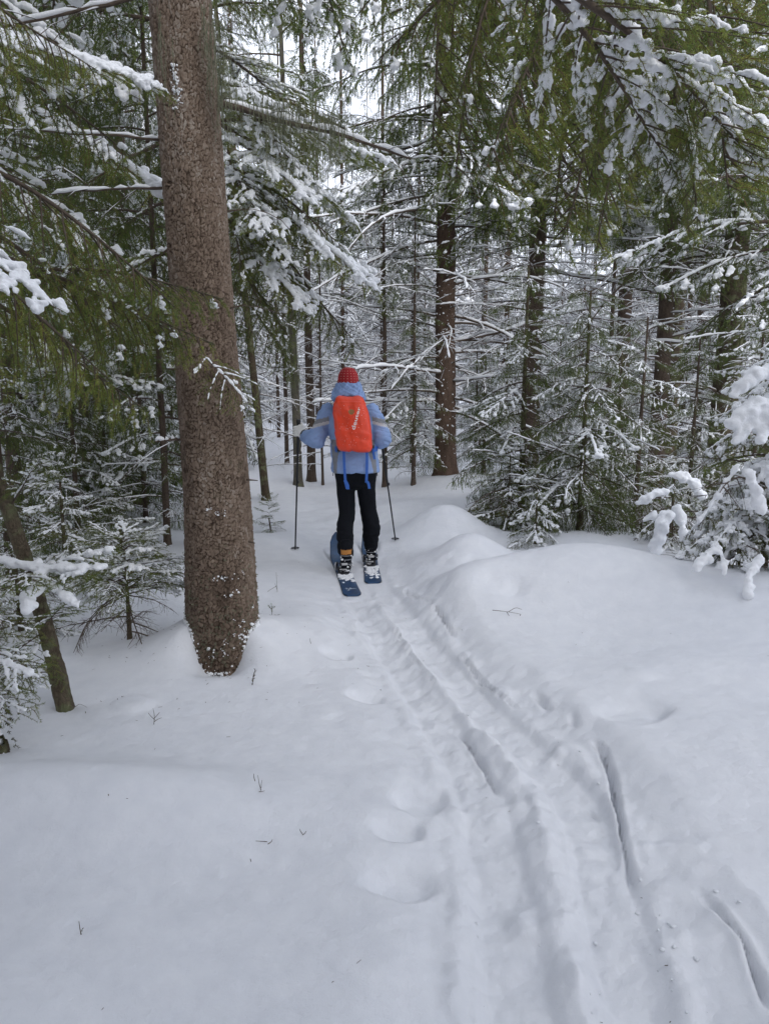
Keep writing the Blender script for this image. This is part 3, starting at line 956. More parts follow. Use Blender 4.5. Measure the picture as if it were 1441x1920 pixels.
def stub(root, ax, ang, z, L, r, name='branch_stub', up=0.0, snow=True, seed=0):
    rng = np.random.RandomState(seed)
    n = 9
    x0, rr = ax(z)
    t = np.linspace(0, 1, n)
    P = np.stack([x0 + np.cos(ang) * (rr * 0.9 + L * t), np.sin(ang) * (rr * 0.9 + L * t), z + up * L * t + np.cumsum((rng.rand(n) - 0.5)) * 0.02 * L], 1)[None]
    g = MB(); g.add(*tubes(P, np.linspace(r, r * 0.3, n)[None], 6), 0)
    tws = []
    for k_ in range(int(L * 9)):
        j = rng.randint(2, n); d = (P[0, j] - P[0, j - 1]); d = d / np.linalg.norm(d) + rng.randn(3) * 0.6; d /= np.linalg.norm(d)
        l2 = 0.1 + 0.2 * rng.rand(); tws.append([P[0, j], P[0, j] + d * l2 / 2, P[0, j] + d * l2 + [0, 0, -0.02], P[0, j] + d * l2 * 1.3 + [0, 0, -0.06]])
    if tws:
        g.add(*tubes(np.array(tws), 0.002, 4), 0)
        if snow: g.add(*snow_tubes(np.array(tws), 0.006, rng, 5, 7, 0.3), 1)
    if snow: g.add(*snow_tubes(P, r * 0.9 + 0.004, rng, 7, 16, 0.4, 0.8, 0.9), 1)
    o = link(name, g.mesh(name, [M['twig'], M['snow']]), root)
    return o


stub(BIG, bax, 0.15, 3.05, 1.05, 0.020, 'bare_branch', -0.22, True, 3)
stub(BIG, bax, 2.9, 2.62, 0.75, 0.010, 'bare_branch', 0.0, True, 4)
stub(BIG, bax, 3.3, 3.55, 0.9, 0.013, 'bare_branch', -0.3, True, 5)
stub(BIG, bax, 3.1, 2.85, 1.0, 0.009, 'bare_branch', 0.1, True, 6)
stub(BIG, bax, 0.1, 2.50, 0.16, 0.006, 'bare_branch', 0.1, False, 7)
stub(BIG, bax, -0.3, 1.98, 0.12, 0.007, 'branch_stub', 0.2, False, 8)
stub(BIG, bax, -0.25, 1.05, 0.10, 0.008, 'branch_stub', 0.0, False, 9)
stub(BIG, bax, 3.3, 1.28, 0.16, 0.014, 'branch_stub', -0.1, True, 10)
stub(BIG, bax, 3.5, 1.66, 0.07, 0.012, 'branch_stub', 0.1, True, 11)
stub(BIG, bax, 3.4, 1.95, 0.06, 0.012, 'branch_stub', 0.1, True, 12)
stub(BIG, bax, -0.35, 0.70, 0.07, 0.009, 'branch_stub', -0.2, False, 13)
# snow dabs caught on knots and at the foot
rg = np.random.RandomState(8); cs = []; rr_ = []
for (ka, kz, kr) in KNOTS[2:5] + KNOTS[9:10]:
    x0, rd = bax(kz)
    for q in range(7):
        a_ = ka + rg.randn() * 0.14; cs.append([x0 + math.cos(a_) * (rd + 0.014), math.sin(a_) * (rd + 0.014), kz + 0.02 + rg.randn() * 0.012]); rr_.append(0.005 + 0.007 * rg.rand())
for q in range(26):
    a_ = -1.05 + rg.randn() * 0.5; kz = 0.02 + abs(rg.randn()) * 0.07 + 0.12 * abs(math.sin(a_ + math.pi / 2))
    x0, rd = bax(kz); cs.append([x0 + math.cos(a_) * (rd + 0.016), math.sin(a_) * (rd + 0.016), kz]); rr_.append(0.004 + 0.009 * rg.rand())
for q in range(34):
    kz = 2.95 + 0.22 * rg.rand(); a_ = -1.72 + (3.2 - kz) * 0.3 + rg.randn() * 0.05
    x0, rd = bax(kz); cs.append([x0 + math.cos(a_) * (rd + 0.012), math.sin(a_) * (rd + 0.012), kz]); rr_.append(0.004 + 0.009 * rg.rand())
cs = np.repeat(np.array(cs), 3, 0) + rg.randn(len(cs) * 3, 3) * [0.008, 0.003, 0.006]; rr_ = np.repeat(np.array(rr_), 3) * (0.25 + 0.5 * rg.rand(len(cs)))
# ragged snow clinging where the bank meets the bark, and grey-green lichen low on the stem
ex = []; er = []; LT = []
for q in range(420):
    a_ = rg.rand() * 6.2832; x0, rd = bax(0.1); xx_ = x0 + math.cos(a_) * (rd + 0.012); yy_ = math.sin(a_) * (rd + 0.012)
    hz = gz(TREE_X + xx_, TREE_Y + yy_)
    ex.append([xx_, yy_, hz + abs(rg.randn()) * 0.022 - 0.004]); er.append(0.003 + 0.008 * rg.rand() ** 2)
for q in range(900):
    a_ = rg.rand() * 6.2832; z_ = abs(rg.randn()) * 0.28; x0, rd = bax(z_); rd += 0.010
    LT.append([[x0 + math.cos(a_) * rd, math.sin(a_) * rd, z_], [x0 + math.cos(a_) * (rd + .006), math.sin(a_) * (rd + .006), z_ + .002], [x0 + math.cos(a_) * (rd + .012), math.sin(a_) * (rd + .012), z_ - .004]])
gl = MB(); v_, f_, t_ = needles(np.array(LT), 700, 0.010, 0.0028, rg, 1.1); gl.add(v_, f_, 0, t_, False)
link('lichen_tufts', gl.mesh('lichen_tufts', [M['lichen']]), BIG, kind='stuff')
cs = np.concatenate([cs, np.array(ex)]); rr_ = np.concatenate([rr_, np.array(er)])
g = MB(); g.add(*blobs(cs, rr_, rg, 0.8, 6, 3), 0)
link('snow_crust', g.mesh('snow_crust', [M['snow']]), BIG, kind='stuff')
# grey-green beard lichen hanging from the upper trunk
def beard(root_obj, pts, ln, n_each, seed, name='beard_lichen'):
    rg = np.random.RandomState(seed); P = []
    for p in pts:
        for q in range(n_each):
            s_ = Vector(p) + Vector((rg.randn() * 0.03, rg.randn() * 0.02, rg.randn() * 0.02)); l_ = ln * (0.4 + 0.8 * rg.rand())
            w = rg.randn(2) * 0.02
            P.append([[s_.x + w[0] * t_ + rg.randn() * 0.004, s_.y + w[1] * t_ + rg.randn() * 0.004, s_.z - l_ * t_] for t_ in np.linspace(0, 1, 6)])
    g = MB(); P = np.array(P)
    g.add(*tubes(P, np.linspace(0.0016, 0.0007, 6)[None], 3), 0)
    v, f, t_ = needles(P, 260, 0.012, 0.0014, rg, 1.0, None, 0.3); g.add(v, f, 0, t_, False)
    return link(name, g.mesh(name, [M['lichen']]), root_obj, kind='stuff')


pts = [(0.10 + 0.02 * i, -0.20, 3.42 - 0.09 * i) for i in range(5)] + [(0.30 + 0.05 * i, -0.03, 3.06 - 0.012 * i) for i in range(10)]
beard(BIG, pts, 0.30, 14, 31)
beard(BIG, [(-0.14, -0.17, 3.40), (-0.12, -0.19, 3.3)], 0.42, 3, 32)
# low live boughs of the big tree crossing in front of its stem
aim_bough(BIG, SHORT0[0], at(378, 655, 3.97), at(412, 790, 3.86), 1.0, 0.2, 1.1)
# its crown above the frame
rg = np.random.RandomState(12)
for i in range(26):
    z_ = 4.3 + 3.0 * i / 26; a_ = i * 2.4
    x0, rd = bax(z_)
    put_bough(BIG, MID[i % 8], Vector((x0 + math.cos(a_) * rd, math.sin(a_) * rd, z_)), a_, -0.15 + rg.randn() * 0.1, 1.2)

# ------------------------------------------------------------------ trees near the camera, trunks out of frame
def near_tree(label, pos, H, r, hero, seed, m_=None, sweep=0.0):
    root = empty('spruce_tree', pos, label, 'tree')
    me, ax = trunk_mesh(H, r, m_ or M['bark'], (0, 0), seed, sweep=sweep)
    link('trunk', me, root)
    rg = np.random.RandomState(seed)
    for i in range(22):  # crown boughs above the view, added to keep light off the near snow
        z_ = 3.9 + (H - 4.2) * i / 22; a_ = i * 2.4 + seed; x_, y_, r_ = ax(z_)
        put_bough(root, MID[i % 8], Vector((x_, y_, z_)), a_, -0.1 + rg.randn() * 0.1, 1.15 - 0.5 * i / 22)
    for (px1, py1, Y1, px2, py2, Y2, hi, rl, k_) in hero:
        o_ = aim_bough(root, HERO[hi], at(px1, py1, Y1), at(px2, py2, Y2), 1.5, rl, k_)
        q1 = np.array(at(px1, py1, Y1) - root.location); q2 = np.array(at(px2, py2, Y2) - root.location)
        dist = math.hypot(q1[0], q1[1]); zt = min(H - 0.3, q1[2] + 0.12 * dist); x_, y_, r_ = ax(zt)
        bk = q1 - (q2 - q1) / np.linalg.norm(q2 - q1) * min(0.5, dist * 0.4)
        P = chaikin(np.array([[x_, y_, zt], (np.array([x_, y_, zt]) * 0.45 + bk * 0.55) + [0, 0, 0.04 * dist], bk, q1 + (q2 - q1) * 0.03]), 3)[None]
        g = MB(); g.add(*tubes(P, np.linspace(0.028, 0.0165, P.shape[1])[None], 7), 0)
        link('limb', g.mesh('limb', [M['twig']]), root)
    return root, ax


# right: boughs hanging over the way, root points lie up and to the right, tips droop
p = put(1441 + 560, 3.4)
near_tree('spruce beside the way whose green boughs hang into the top right of the view', p, 8, 0.16, [
    (1330, -260, 3.6, 1090, 330, 3.2, 0, 0.5, 1.0), (1280, -300, 3.8, 980, 300, 3.4, 3, -0.4, 1.0), (1380, -200, 3.4, 1200, 420, 3.1, 2, 0.8, 1.0),
    (1250, -320, 3.9, 860, 240, 3.6, 2, 0.3, 1.0), (1300, -340, 4.0, 760, 120, 3.8, 0, -0.6, 1.0), (1350, -380, 3.7, 930, 60, 3.3, 3, 0.4, 1.0),
    (1250, -200, 4.2, 1110, 430, 3.9, 2, -0.3, 1.0), (1200, -300, 4.3, 840, 330, 4.0, 2, 0.2, 1.0), 
    (1420, -340, 3.9, 1300, 130, 3.3, 3, 0.0, 1.0), (1180, -380, 3.9, 690, -10, 3.6, 0, 0.0, 1.0), (1180, -280, 5.0, 930, 420, 4.6, 2, 0.3, 1.0),
    (1050, -260, 4.0, 890, 180, 3.7, 0, 0.0, 1.0), (1150, -100, 4.4, 1130, 470, 4.1, 0, -0.2, 1.0), (1010, -240, 4.6, 850, 340, 4.3, 3, 0.3, 1.0), (1260, 0, 4.2, 1220, 480, 3.9, 2, 0.3, 0.9), (900, -260, 5.0, 740, 260, 4.7, 2, 0.2, 1.0)], 41)
# behind the camera: a spruce reaching over it; its snowy spray
p = Vector((0.55, -1.2, 0)); p.z = gz(p.x, p.y)
near_tree('spruce reaching in from above with a long snow-covered spray at the upper right', p, 7, 0.14, [
    (990, -60, 2.4, 1395, 350, 3.0, 4, 0.15, 1.0), (1060, -160, 2.6, 1330, 300, 3.2, 0, -0.1, 1.0), (880, -160, 2.4, 1235, 370, 3.1, 4, 0.1, 1.0),
    (1150, -120, 2.7, 1310, 420, 3.0, 3, 0.2, 1.0), (1050, -260, 2.5, 1190, 160, 2.9, 3, 0.2, 1.0)], 42)
# left: green boughs low over the snow, and a snowy one close to the lens
p = put(-560, 2.9)
near_tree('spruce at the left edge whose low green boughs droop in front of the big trunk', p, 8, 0.15, [
    (-330, 330, 2.9, 190, 660, 2.7, 2, 0.2, 1.0), (-380, 360, 3.0, 60, 700, 2.5, 0, -0.3, 1.0), (-300, 200, 3.1, 330, 560, 3.1, 0, 0.2, 1.0),
    (-300, 440, 3.2, 250, 750, 3.2, 2, 0.5, 1.0), (-350, 0, 3.0, 290, 180, 3.3, 4, 0.4, 1.0),
    (-400, -150, 2.6, 180, 60, 2.7, 2, 0.0, 1.0), (-420, 240, 2.5, 120, 540, 2.25, 1, 0.0, 1.0), (-350, -50, 3.4, 240, 330, 3.6, 3, -0.4, 1.0),
    
    (-60, 520, 3.3, 420, 560, 3.25, 0, 0.1, 1.0), (-100, 500, 3.4, 380, 600, 3.3, 2, 0.3, 1.0), (-200, 420, 3.3, 330, 640, 3.35, 3, 0.3, 1.0)], 43)
p = put(-420, 4.8)
near_tree('old spruce outside the left edge with lichen-hung boughs high above the small firs', p, 8, 0.18, [
    (-260, -100, 4.6, 200, 120, 4.4, 1, 0.2, 1.1), (-260, 60, 4.8, 280, 380, 4.8, 4, 0.1, 1.1), (-260, 200, 4.8, 160, 420, 4.6, 1, 0.3, 1.1),
    (-260, 300, 5.0, 230, 640, 4.8, 3, 0.0, 1.1), (-240, 420, 5.0, 120, 640, 4.8, 1, 0.0, 1.1)], 44)


# ------------------------------------------------------------------ trees of the middle distance (column px, metres ahead)
def mid(label, px, Y, H, r, m_, seed, **kw):
    return spruce(label, put(px, Y, 0.02), H, r, m_, seed=seed, **kw)


def flecks(root, ax, zlo, zhi, n, seed, size=0.0075):
    rg = np.random.RandomState(seed); cs = []; rr = []
    for i in range(n):
        z_ = zlo + (zhi - zlo) * rg.rand(); a_ = -math.pi / 2 + (rg.rand() - 0.5) * 3.4
        x_, y_, r_ = ax(z_)
        cs.append([x_ + math.cos(a_) * (r_ + 0.003), y_ + math.sin(a_) * (r_ + 0.003), z_]); rr.append(size * (0.5 + rg.rand() ** 2 * 1.6))
    g = MB(); g.add(*blobs(cs, np.array(rr), rg, 0.9, 6, 3), 0)
    link('snow_fleck', g.mesh('snow_fleck', [M['snow']]), root, kind='stuff')


LADEN = [(a_, b_) for a_, b_ in HERO]
t, ax = mid('spruce hidden behind the big trunk with heavy snow-loaded dark green boughs to its right', 395, 6.6, 9, 0.10, M['bark'], 1,
    live=(2.3, 6.5), dead_z=(0.9, 2.0), n_live=40, n_dead=0, blen=1.55, pitch=-0.3, meshes=LADEN[1:2] + LADEN[3:5] + MID[1:3], avoid=lambda a_, z_: 4.0 < a_ < 5.4 or (z_ < 3.3 and (a_ > 5.2 or a_ < 0.6)))
for (y1_, px2, py2, Y2, hi) in [(150, 560, 250, 5.9, 4), (200, 600, 330, 6.0, 1), (250, 600, 400, 5.8, 4), (300, 640, 470, 6.0, 3), (330, 705, 560, 5.9, 4), (360, 560, 480, 5.8, 1),
                                (400, 665, 650, 6.2, 3), (420, 590, 600, 5.9, 4), (460, 545, 640, 6.0, 3), (300, 520, 420, 5.6, 1), (380, 620, 590, 6.3, 0), (230, 660, 440, 6.6, 4), (180, 620, 300, 6.6, 0), (420, 500, 590, 5.9, 3), (350, 480, 520, 5.8, 0)]:
    aim_bough(t, HERO[hi], at(405, y1_, 6.6), at(px2, py2, Y2), 1.5, 0.0)
t, ax = mid('slim dark leaning trunk between the big spruce and the open snow', 499, 10.4, 9, 0.058, M['bark_moss'], 2, live=(4.0, 8.5), dead_z=(0.5, 3.5), n_live=18, n_dead=16, blen=1.0, dlen=0.7, lean=(-0.075, 0))
t, ax = mid('red-brown spruce trunk flecked with snow, standing alone right of the skier', 834, 11.3, 14, 0.165, M['bark_red'], 3, live=(4.0, 9.5), dead_z=(0.9, 5.2), n_live=46, n_dead=84, blen=1.8, dlen=1.9, lean=(-0.012, 0), flare=0.3, front=(4.3, 7.5, 16))
flecks(t, ax, 0.2, 4.2, 170, 3)
t, ax = mid('dark spruce trunk directly behind the bushy young spruces right of centre', 990, 11.9, 14, 0.15, M['bark'], 4, live=(3.9, 9.5), dead_z=(1.2, 4.6), n_live=44, n_dead=50, blen=1.9, dlen=1.6, lean=(0.004, 0), front=(4.2, 7.5, 16))
flecks(t, ax, 0.6, 4.2, 80, 4)
t, ax = mid('straight spruce trunk with a forked, snow-lined dead limb crossing it', 1226, 11.4, 14, 0.125, M['bark'], 5, live=(4.3, 9.5), dead_z=(0.9, 4.6), n_live=36, n_dead=50, blen=1.8, dlen=1.7, front=(4.5, 7.5, 12))
flecks(t, ax, 0.4, 4.2, 80, 5)
t, ax = mid('spruce trunk half hidden behind the straight one with the forked limb', 1250, 13.6, 14, 0.14, M['bark_moss'], 6, live=(4.5, 10), dead_z=(1.0, 5), n_live=30, n_dead=26, blen=1.9, dlen=1.5)
t, ax = mid('broad mossy spruce trunk with a tuft of green low on it near the right edge', 1345, 11.0, 14, 0.20, M['bark_moss'], 7, live=(3.2, 9), dead_z=(0.9, 4), n_live=50, n_dead=34, blen=1.9, dlen=1.5)
t, ax = mid('middling trunk standing back between the two right-hand pines', 1155, 14.2, 14, 0.145, M['bark'], 8, live=(4.5, 10), dead_z=(0.8, 5), n_live=26, n_dead=36, blen=1.9, dlen=1.6)
t['label'] = 'trunk standing back on clean snow between the dark trunk and the forked-limb trunk'
t, ax = mid('thin dark spruce with bare drooping twigs just behind the skier\'s right shoulder', 722, 11.4, 5.4, 0.042, M['bark'], 9, live=(2.9, 5.3), dead_z=(0.3, 3.9), n_live=30, n_dead=56, blen=0.8, dlen=0.95, lean=(-0.006, 0))
t, ax = mid('lichen-grey trunk behind the skier\'s left glove', 560, 12.0, 9, 0.072, M['bark_grey'], 10, live=(3.4, 8), dead_z=(0.6, 4), n_live=20, n_dead=22, blen=1.2, dlen=0.7, lean=(-0.02, 0))
bp = Vector(t.location)
beard(t, [(ax(z_)[0] + dx_, ax(z_)[1] - 0.06, z_) for z_ in (2.9, 2.7, 2.5, 2.3, 2.1, 1.95, 1.8) for dx_ in (-0.06, 0.05)], 0.4, 16, 34)
t, ax = mid('slim brown trunk left of the skier, second from the lichen-grey one', 584, 12.6, 10, 0.075, M['bark'], 11, live=(3.6, 8), dead_z=(0.6, 4), n_live=18, n_dead=26, blen=1.2, dlen=1.0, lean=(-0.006, 0))
t['label'] = 'slim brown trunk just right of the lichen-grey one, left of the skier'
t, ax = mid('thin black trunk at the edge of the open snow glade', 538, 14.2, 8, 0.042, M['bark'], 12, live=(3.2, 7.5), dead_z=(1.0, 3.6), n_live=20, n_dead=18, blen=0.9, dlen=0.6)
t, ax = mid('far thin trunk standing inside the snow glade', 523, 21.0, 8, 0.05, M['bark'], 13, live=(3.0, 7.5), dead_z=(1.2, 3), n_live=20, n_dead=6, blen=1.0, dlen=0.5)
t, ax = mid('short dark trunk behind the skier\'s left elbow', 604, 12.2, 6, 0.022, M['bark'], 14, live=(2.6, 5.5), dead_z=(0.3, 2.8), n_live=10, n_dead=34, blen=0.7, dlen=0.7)
t, ax = mid('thin dark trunk in the gap between the skier and the red-brown trunk, farther back', 903, 19.5, 13, 0.07, M['bark'], 15, live=(4, 10), dead_z=(1, 5), n_live=20, n_dead=30, blen=1.6, dlen=1.5)
t['label'] = 'thin dark trunk farther back, right of the red-brown trunk'
t, ax = mid('thin black trunk just left of the one standing back on clean snow', 1133, 14.0, 10, 0.045, M['bark'], 16, live=(4, 9), dead_z=(0.8, 4.5), n_live=14, n_dead=26, blen=1.2, dlen=1.0)
t, ax = mid('dark trunk farther back at the left of the broad mossy one', 1300, 18.5, 14, 0.15, M['bark'], 17, live=(5, 11), dead_z=(1, 6), n_live=26, n_dead=30, blen=1.9, dlen=1.6)
t, ax = mid('slender reddish trunk farther back right of the forked-limb trunk', 1274, 18.5, 12, 0.065, M['bark_red'], 18, live=(5, 10), dead_z=(1, 5), n_live=14, n_dead=24, blen=1.5, dlen=1.2)
t, ax = mid('thin dark trunk among the snowy firs behind the small umbrella spruce', 172, 8.2, 8, 0.055, M['bark'], 19, live=(1.5, 6.5), dead_z=(0.7, 2.2), n_live=44, n_dead=14, blen=1.3, dlen=0.8)
t, ax = mid('very thin dark trunk close left of the big spruce, with low snowy boughs', 316, 7.3, 7, 0.035, M['bark'], 20, live=(0.75, 5.5), dead_z=(0.2, 0.9), n_live=50, n_dead=10, blen=0.95, dlen=0.6)
t, ax = mid('snowy spruce standing in from the left edge behind the leaning stem', 40, 6.9, 9, 0.07, M['bark'], 21, live=(1.0, 6.5), dead_z=(0.5, 1.5), n_live=56, n_dead=10, blen=1.3, dlen=0.8)
t, ax = mid('dark spruce behind the firs, halfway between the left edge and the big trunk', 130, 10.5, 13, 0.13, M['bark'], 22, live=(2.0, 8), dead_z=(0.8, 3), n_live=40, n_dead=18, blen=1.6, dlen=1.2)
t, ax = mid('spruce with a full crown showing left of the big trunk, behind the thinnest stem', 262, 9.6, 12, 0.10, M['bark'], 23, live=(2.0, 8), dead_z=(0.8, 3), n_live=40, n_dead=20, blen=1.5, dlen=1.1)
t, ax = mid('spruce at the far right edge with dark green boughs above the laden firs', 1432, 9.0, 12, 0.13, M['bark_moss'], 24, live=(2.3, 8), dead_z=(1.0, 3), n_live=50, n_dead=12, blen=1.8, dlen=1.2)
t, ax = mid('young spruce with grey-green hanging twigs between the skier and the red-brown trunk', 775, 11.0, 4.2, 0.035, M['bark'], 25, live=(0.5, 3.9), dead_z=(0.2, 1.0), n_live=50, n_dead=10, blen=0.75, dlen=0.6, conic=0.7, name='young_spruce', pitch=-0.45)
t, ax = mid('tall green young spruce sweeping low to the snow left of the laden sapling', 975, 8.3, 3.1, 0.04, M['bark_moss'], 26, live=(0.3, 2.9), dead_z=(0.2, 1.0), n_live=60, n_dead=8, blen=1.05, dlen=0.8, conic=0.75, name='young_spruce', pitch=-0.35)
t, ax = mid('open young spruce with snow tufts standing behind the laden sapling to its right', 1086, 7.6, 2.7, 0.035, M['bark_moss'], 27, live=(0.25, 2.5), dead_z=(0.15, 1.1), n_live=58, n_dead=18, blen=1.05, dlen=0.8, conic=0.7, name='young_spruce', pitch=-0.4)
t, ax = mid('young spruce with hanging twigs between the sapling and the forked-limb trunk', 1150, 9.0, 2.3, 0.03, M['bark'], 28, live=(0.3, 2.1), dead_z=(0.2, 1.2), n_live=40, n_dead=18, blen=0.95, dlen=0.8, conic=0.7, name='young_spruce', pitch=-0.5)
t, ax = mid('young spruce in front of the forked-limb trunk, above the laden firs', 1190, 8.3, 2.6, 0.03, M['bark'], 29, live=(0.5, 2.4), dead_z=(0.2, 1.0), n_live=26, n_dead=20, blen=0.8, dlen=0.7, conic=0.7, name='young_spruce', pitch=-0.4)
t, ax = mid('young spruce low behind the red-brown trunk on its right', 890, 13.5, 2.6, 0.03, M['bark'], 30, live=(0.3, 2.4), dead_z=(0.2, 1.0), n_live=40, n_dead=8, blen=0.8, dlen=0.6, conic=0.7, name='young_spruce', pitch=-0.3)

for i, (px_, Y_, H_, bl_, lb) in enumerate([
        (60, 7.6, 3.2, 0.95, 'thick snowy young spruce left of the thin trunk among the firs'), (150, 7.1, 2.3, 0.8, 'shorter snow-tufted young spruce right behind the snow-capped one'),
        (100, 9.0, 3.4, 1.0, 'dark young spruce farther back behind the firs at the left'), (205, 8.6, 2.8, 0.9, 'young spruce right of the thin trunk, its tips powdered white'),
        (275, 8.4, 3.0, 0.9, 'young spruce filling the gap just left of the big trunk'), (345, 10.6, 3.2, 1.0, 'young spruce mostly hidden behind the big trunk'),
        (20, 5.9, 2.4, 0.85, 'young spruce at the left border above the leaning stem\'s laden bough'), (1290, 9.4, 2.4, 0.85, 'young spruce behind the bowed fir, under the broad mossy trunk'),
        (905, 12.6, 2.2, 0.7, 'young spruce at the foot of the red-brown trunk, on its right'),
        (1400, 8.0, 2.6, 0.9, 'green young spruce behind the tall laden one')]):
    mid(lb, px_, Y_, H_, 0.03, M['bark'], 60 + i, live=(0.25, H_ - 0.15), dead_z=(0.1, 0.8), n_live=46, n_dead=12, blen=bl_, dlen=0.6, conic=0.75, name='young_spruce', pitch=-0.3, cat='young tree')

# the forked dead limb lined with snow (runs across its trunk) and the long oblique one above
def limb(root, pts, r, snow, name='dead_limb'):
    P = np.array([list(Vector(q) - root.location) for q in pts])
    P = chaikin(P, 2)[None]
    rg = np.random.RandomState(len(pts))
    g = MB(); n = P.shape[1]
    g.add(*tubes(P, np.linspace(r, r * 0.35, n)[None], 6), 0)
    g.add(*snow_tubes(P, snow, rg, 6, n * 2, 0.1, 0.9, 0.8), 1)
    return link(name, g.mesh(name, [M['twig'], M['snow']]), root)


T5 = [o for o in C.objects if o.get('label', '').startswith('straight spruce trunk')][0]
limb(T5, [at(1212, 740, 11.2), at(1268, 720, 11.0), at(1284, 700, 10.9), at(1250, 665, 10.9), at(1228, 650, 10.9), at(1212, 632, 10.9), at(1225, 590, 10.9)], 0.018, 0.020)
limb(T5, [at(1232, 468, 11.2), at(1290, 500, 11.0), at(1340, 540, 10.8), at(1392, 588, 10.6)], 0.022, 0.022)
limb(T5, [at(1222, 470, 11.2), at(1180, 520, 11.0), at(1130, 570, 10.8), at(1080, 640, 10.7)], 0.018, 0.016)
limb(T5, [at(1222, 650, 11.0), at(1180, 665, 10.9), at(1100, 668, 10.8), at(1060, 690, 10.8)], 0.014, 0.014)


# ------------------------------------------------------------------ small spruces on the forest floor
def sapling(label, pos, H, blen, seed, n=26, meshes=None, r=0.014, lean=(0, 0), pitch=-0.2, dead_n=0, conic=0.8, z0=0.08, name='spruce_sapling', cat='sapling', twig_mesh=None, amin=None, gamma=1.0):
    rng = np.random.RandomState(seed)
    root = empty(name, pos, label, cat)
    me, ax = trunk_mesh(H, r, M['bark_moss'], lean, seed, sides=8, rings=14, flare=0.2)
    link('trunk', me, root)
    meshes = meshes or HERO
    az = rng.rand() * 6
    for i in range(n):
        u = ((i + rng.rand()) / n) ** gamma
        z = H * (z0 + (0.97 - z0) * u)
        az += 2.4 + (rng.rand() - 0.5) * 0.6
        if amin and not amin(az % (2 * math.pi), u): continue
        x_, y_, r_ = ax(z)
        ln = blen * max(0.16, 1 - conic * u) * (0.8 + 0.4 * rng.rand())
        mesh, snow = meshes[rng.randint(len(meshes))]
        L0 = 1.5 if mesh.name.startswith('near') else 1.0
        put_bough(root, mesh, Vector((x_, y_, z)), az, pitch + 0.5 * u + (rng.rand() - 0.5) * 0.2, ln / L0, (rng.rand() - 0.5) * 0.3, snow=snow)
    for i in range(dead_n):
        z = H * (0.08 + 0.45 * rng.rand()); az += 2.4
        x_, y_, r_ = ax(z)
        o = put_bough(root, TWIGGY[rng.randint(len(TWIGGY))], Vector((x_, y_, z)), az, -0.1 + rng.randn() * 0.15, blen * (0.7 + 0.4 * rng.rand()), 0)
    return root, ax


TWIGGY = [dead(np.random.RandomState(320 + i), 1.0, 14, 1, 0.18, 0.5).mesh('twiggy_branch', [M['twig'], M['snow']]) for i in range(3)]
SHORT = []
for i in range(3):
    rng = np.random.RandomState(160 + i)
    g, s = bough(rng, 1.0, 8, 0, snow=[0.8, 0.45, 1.3][i], tint0=0.40, gap=0.35, pitch0=0.15, sag=0.45, tip_up=0.2, sdroop=0.3, hang=0.15, twig_sp=0.06, twig_len=0.13, side_k=0.5, side_p=0.38, twig_p=0.04)
    SHORT.append((g.mesh('short_bough', GREEN), roughen(remesh(s.mesh('short_bough_snow', [M['snow']]), 0.006, 2, 'short_bough_snow'), 0.005, 0.02, i)))
sapling('small umbrella-shaped spruce with bare lower twigs in front of the big trunk, to its left', put(243, 4.35, 0.02), 0.68, 0.46, 51, n=34, meshes=SHORT, r=0.016, pitch=-0.05, dead_n=16, conic=0.5, z0=0.5)
sapling('snow-capped young spruce behind the leaning stem', put(128, 5.4, 0.05), 1.05, 0.50, 52, n=34, meshes=SHORT + HEAVY[:1], r=0.02, pitch=-0.3)
sapling('low bushy spruce at the left edge, under the leaning stem\'s laden bough', put(40, 4.6, 0.05), 0.75, 0.5, 53, n=24, meshes=SHORT[:2], r=0.02, pitch=-0.2, dead_n=8)
sapling('tiny lone spruce with bare side twigs in the snow right of the big trunk', put(508, 7.9, 0.02), 0.42, 0.20, 54, n=14, meshes=SHORT[:2], r=0.010, pitch=0.1, dead_n=5, lean=(-0.12, 0), conic=0.4)
sapling('small snow-laden spruce sapling in front of the bushier ones on the right', put(1003, 6.95, 0.04), 0.82, 0.42, 55, n=26, meshes=HEAVY[2:] + SHORT[:1] + SHORT[2:], r=0.016, pitch=-0.55)
sapling('bowed fir buried in round lumps of snow, left of the tall laden one', put(1255, 6.9, 0.04), 0.95, 0.55, 56, n=22, meshes=HEAVY + SHORT[1:2], r=0.02, pitch=-0.5, dead_n=12)
sapling('tall young spruce at the right edge with thick sheets of snow over its boughs', put(1425, 5.35, 0.05), 1.85, 0.85, 57, n=40, meshes=HEAVY + HEAVY + SHORT[1:2], r=0.03, pitch=-0.45, dead_n=16, conic=0.7, z0=0.2)
sapling('low tangle of twigs capped with snow at the foot of the tall laden spruce', put(1375, 5.15, 0.04), 0.55, 0.45, 58, n=12, meshes=HEAVY[:2] + SHORT[1:2], r=0.015, pitch=-0.3, dead_n=14, conic=0.4, z0=0.45)
sapling('bushy low spruce with dull snow tufts left of the laden sapling, at the bank', put(952, 7.9, 0.04), 1.1, 0.70, 59, n=32, meshes=SHORT, r=0.016, pitch=-0.35, dead_n=6)
sapling('small thicket spruce behind the bowed fir', put(1200, 7.7, 0.04), 0.8, 0.5, 60, n=18, meshes=SHORT[:2], r=0.016, pitch=-0.3, dead_n=14)
sapling('low snowy spruce under the dark firs, left of the big trunk', put(230, 6.6, 0.04), 0.7, 0.5, 61, n=22, meshes=SHORT, r=0.016, pitch=-0.25, dead_n=4)

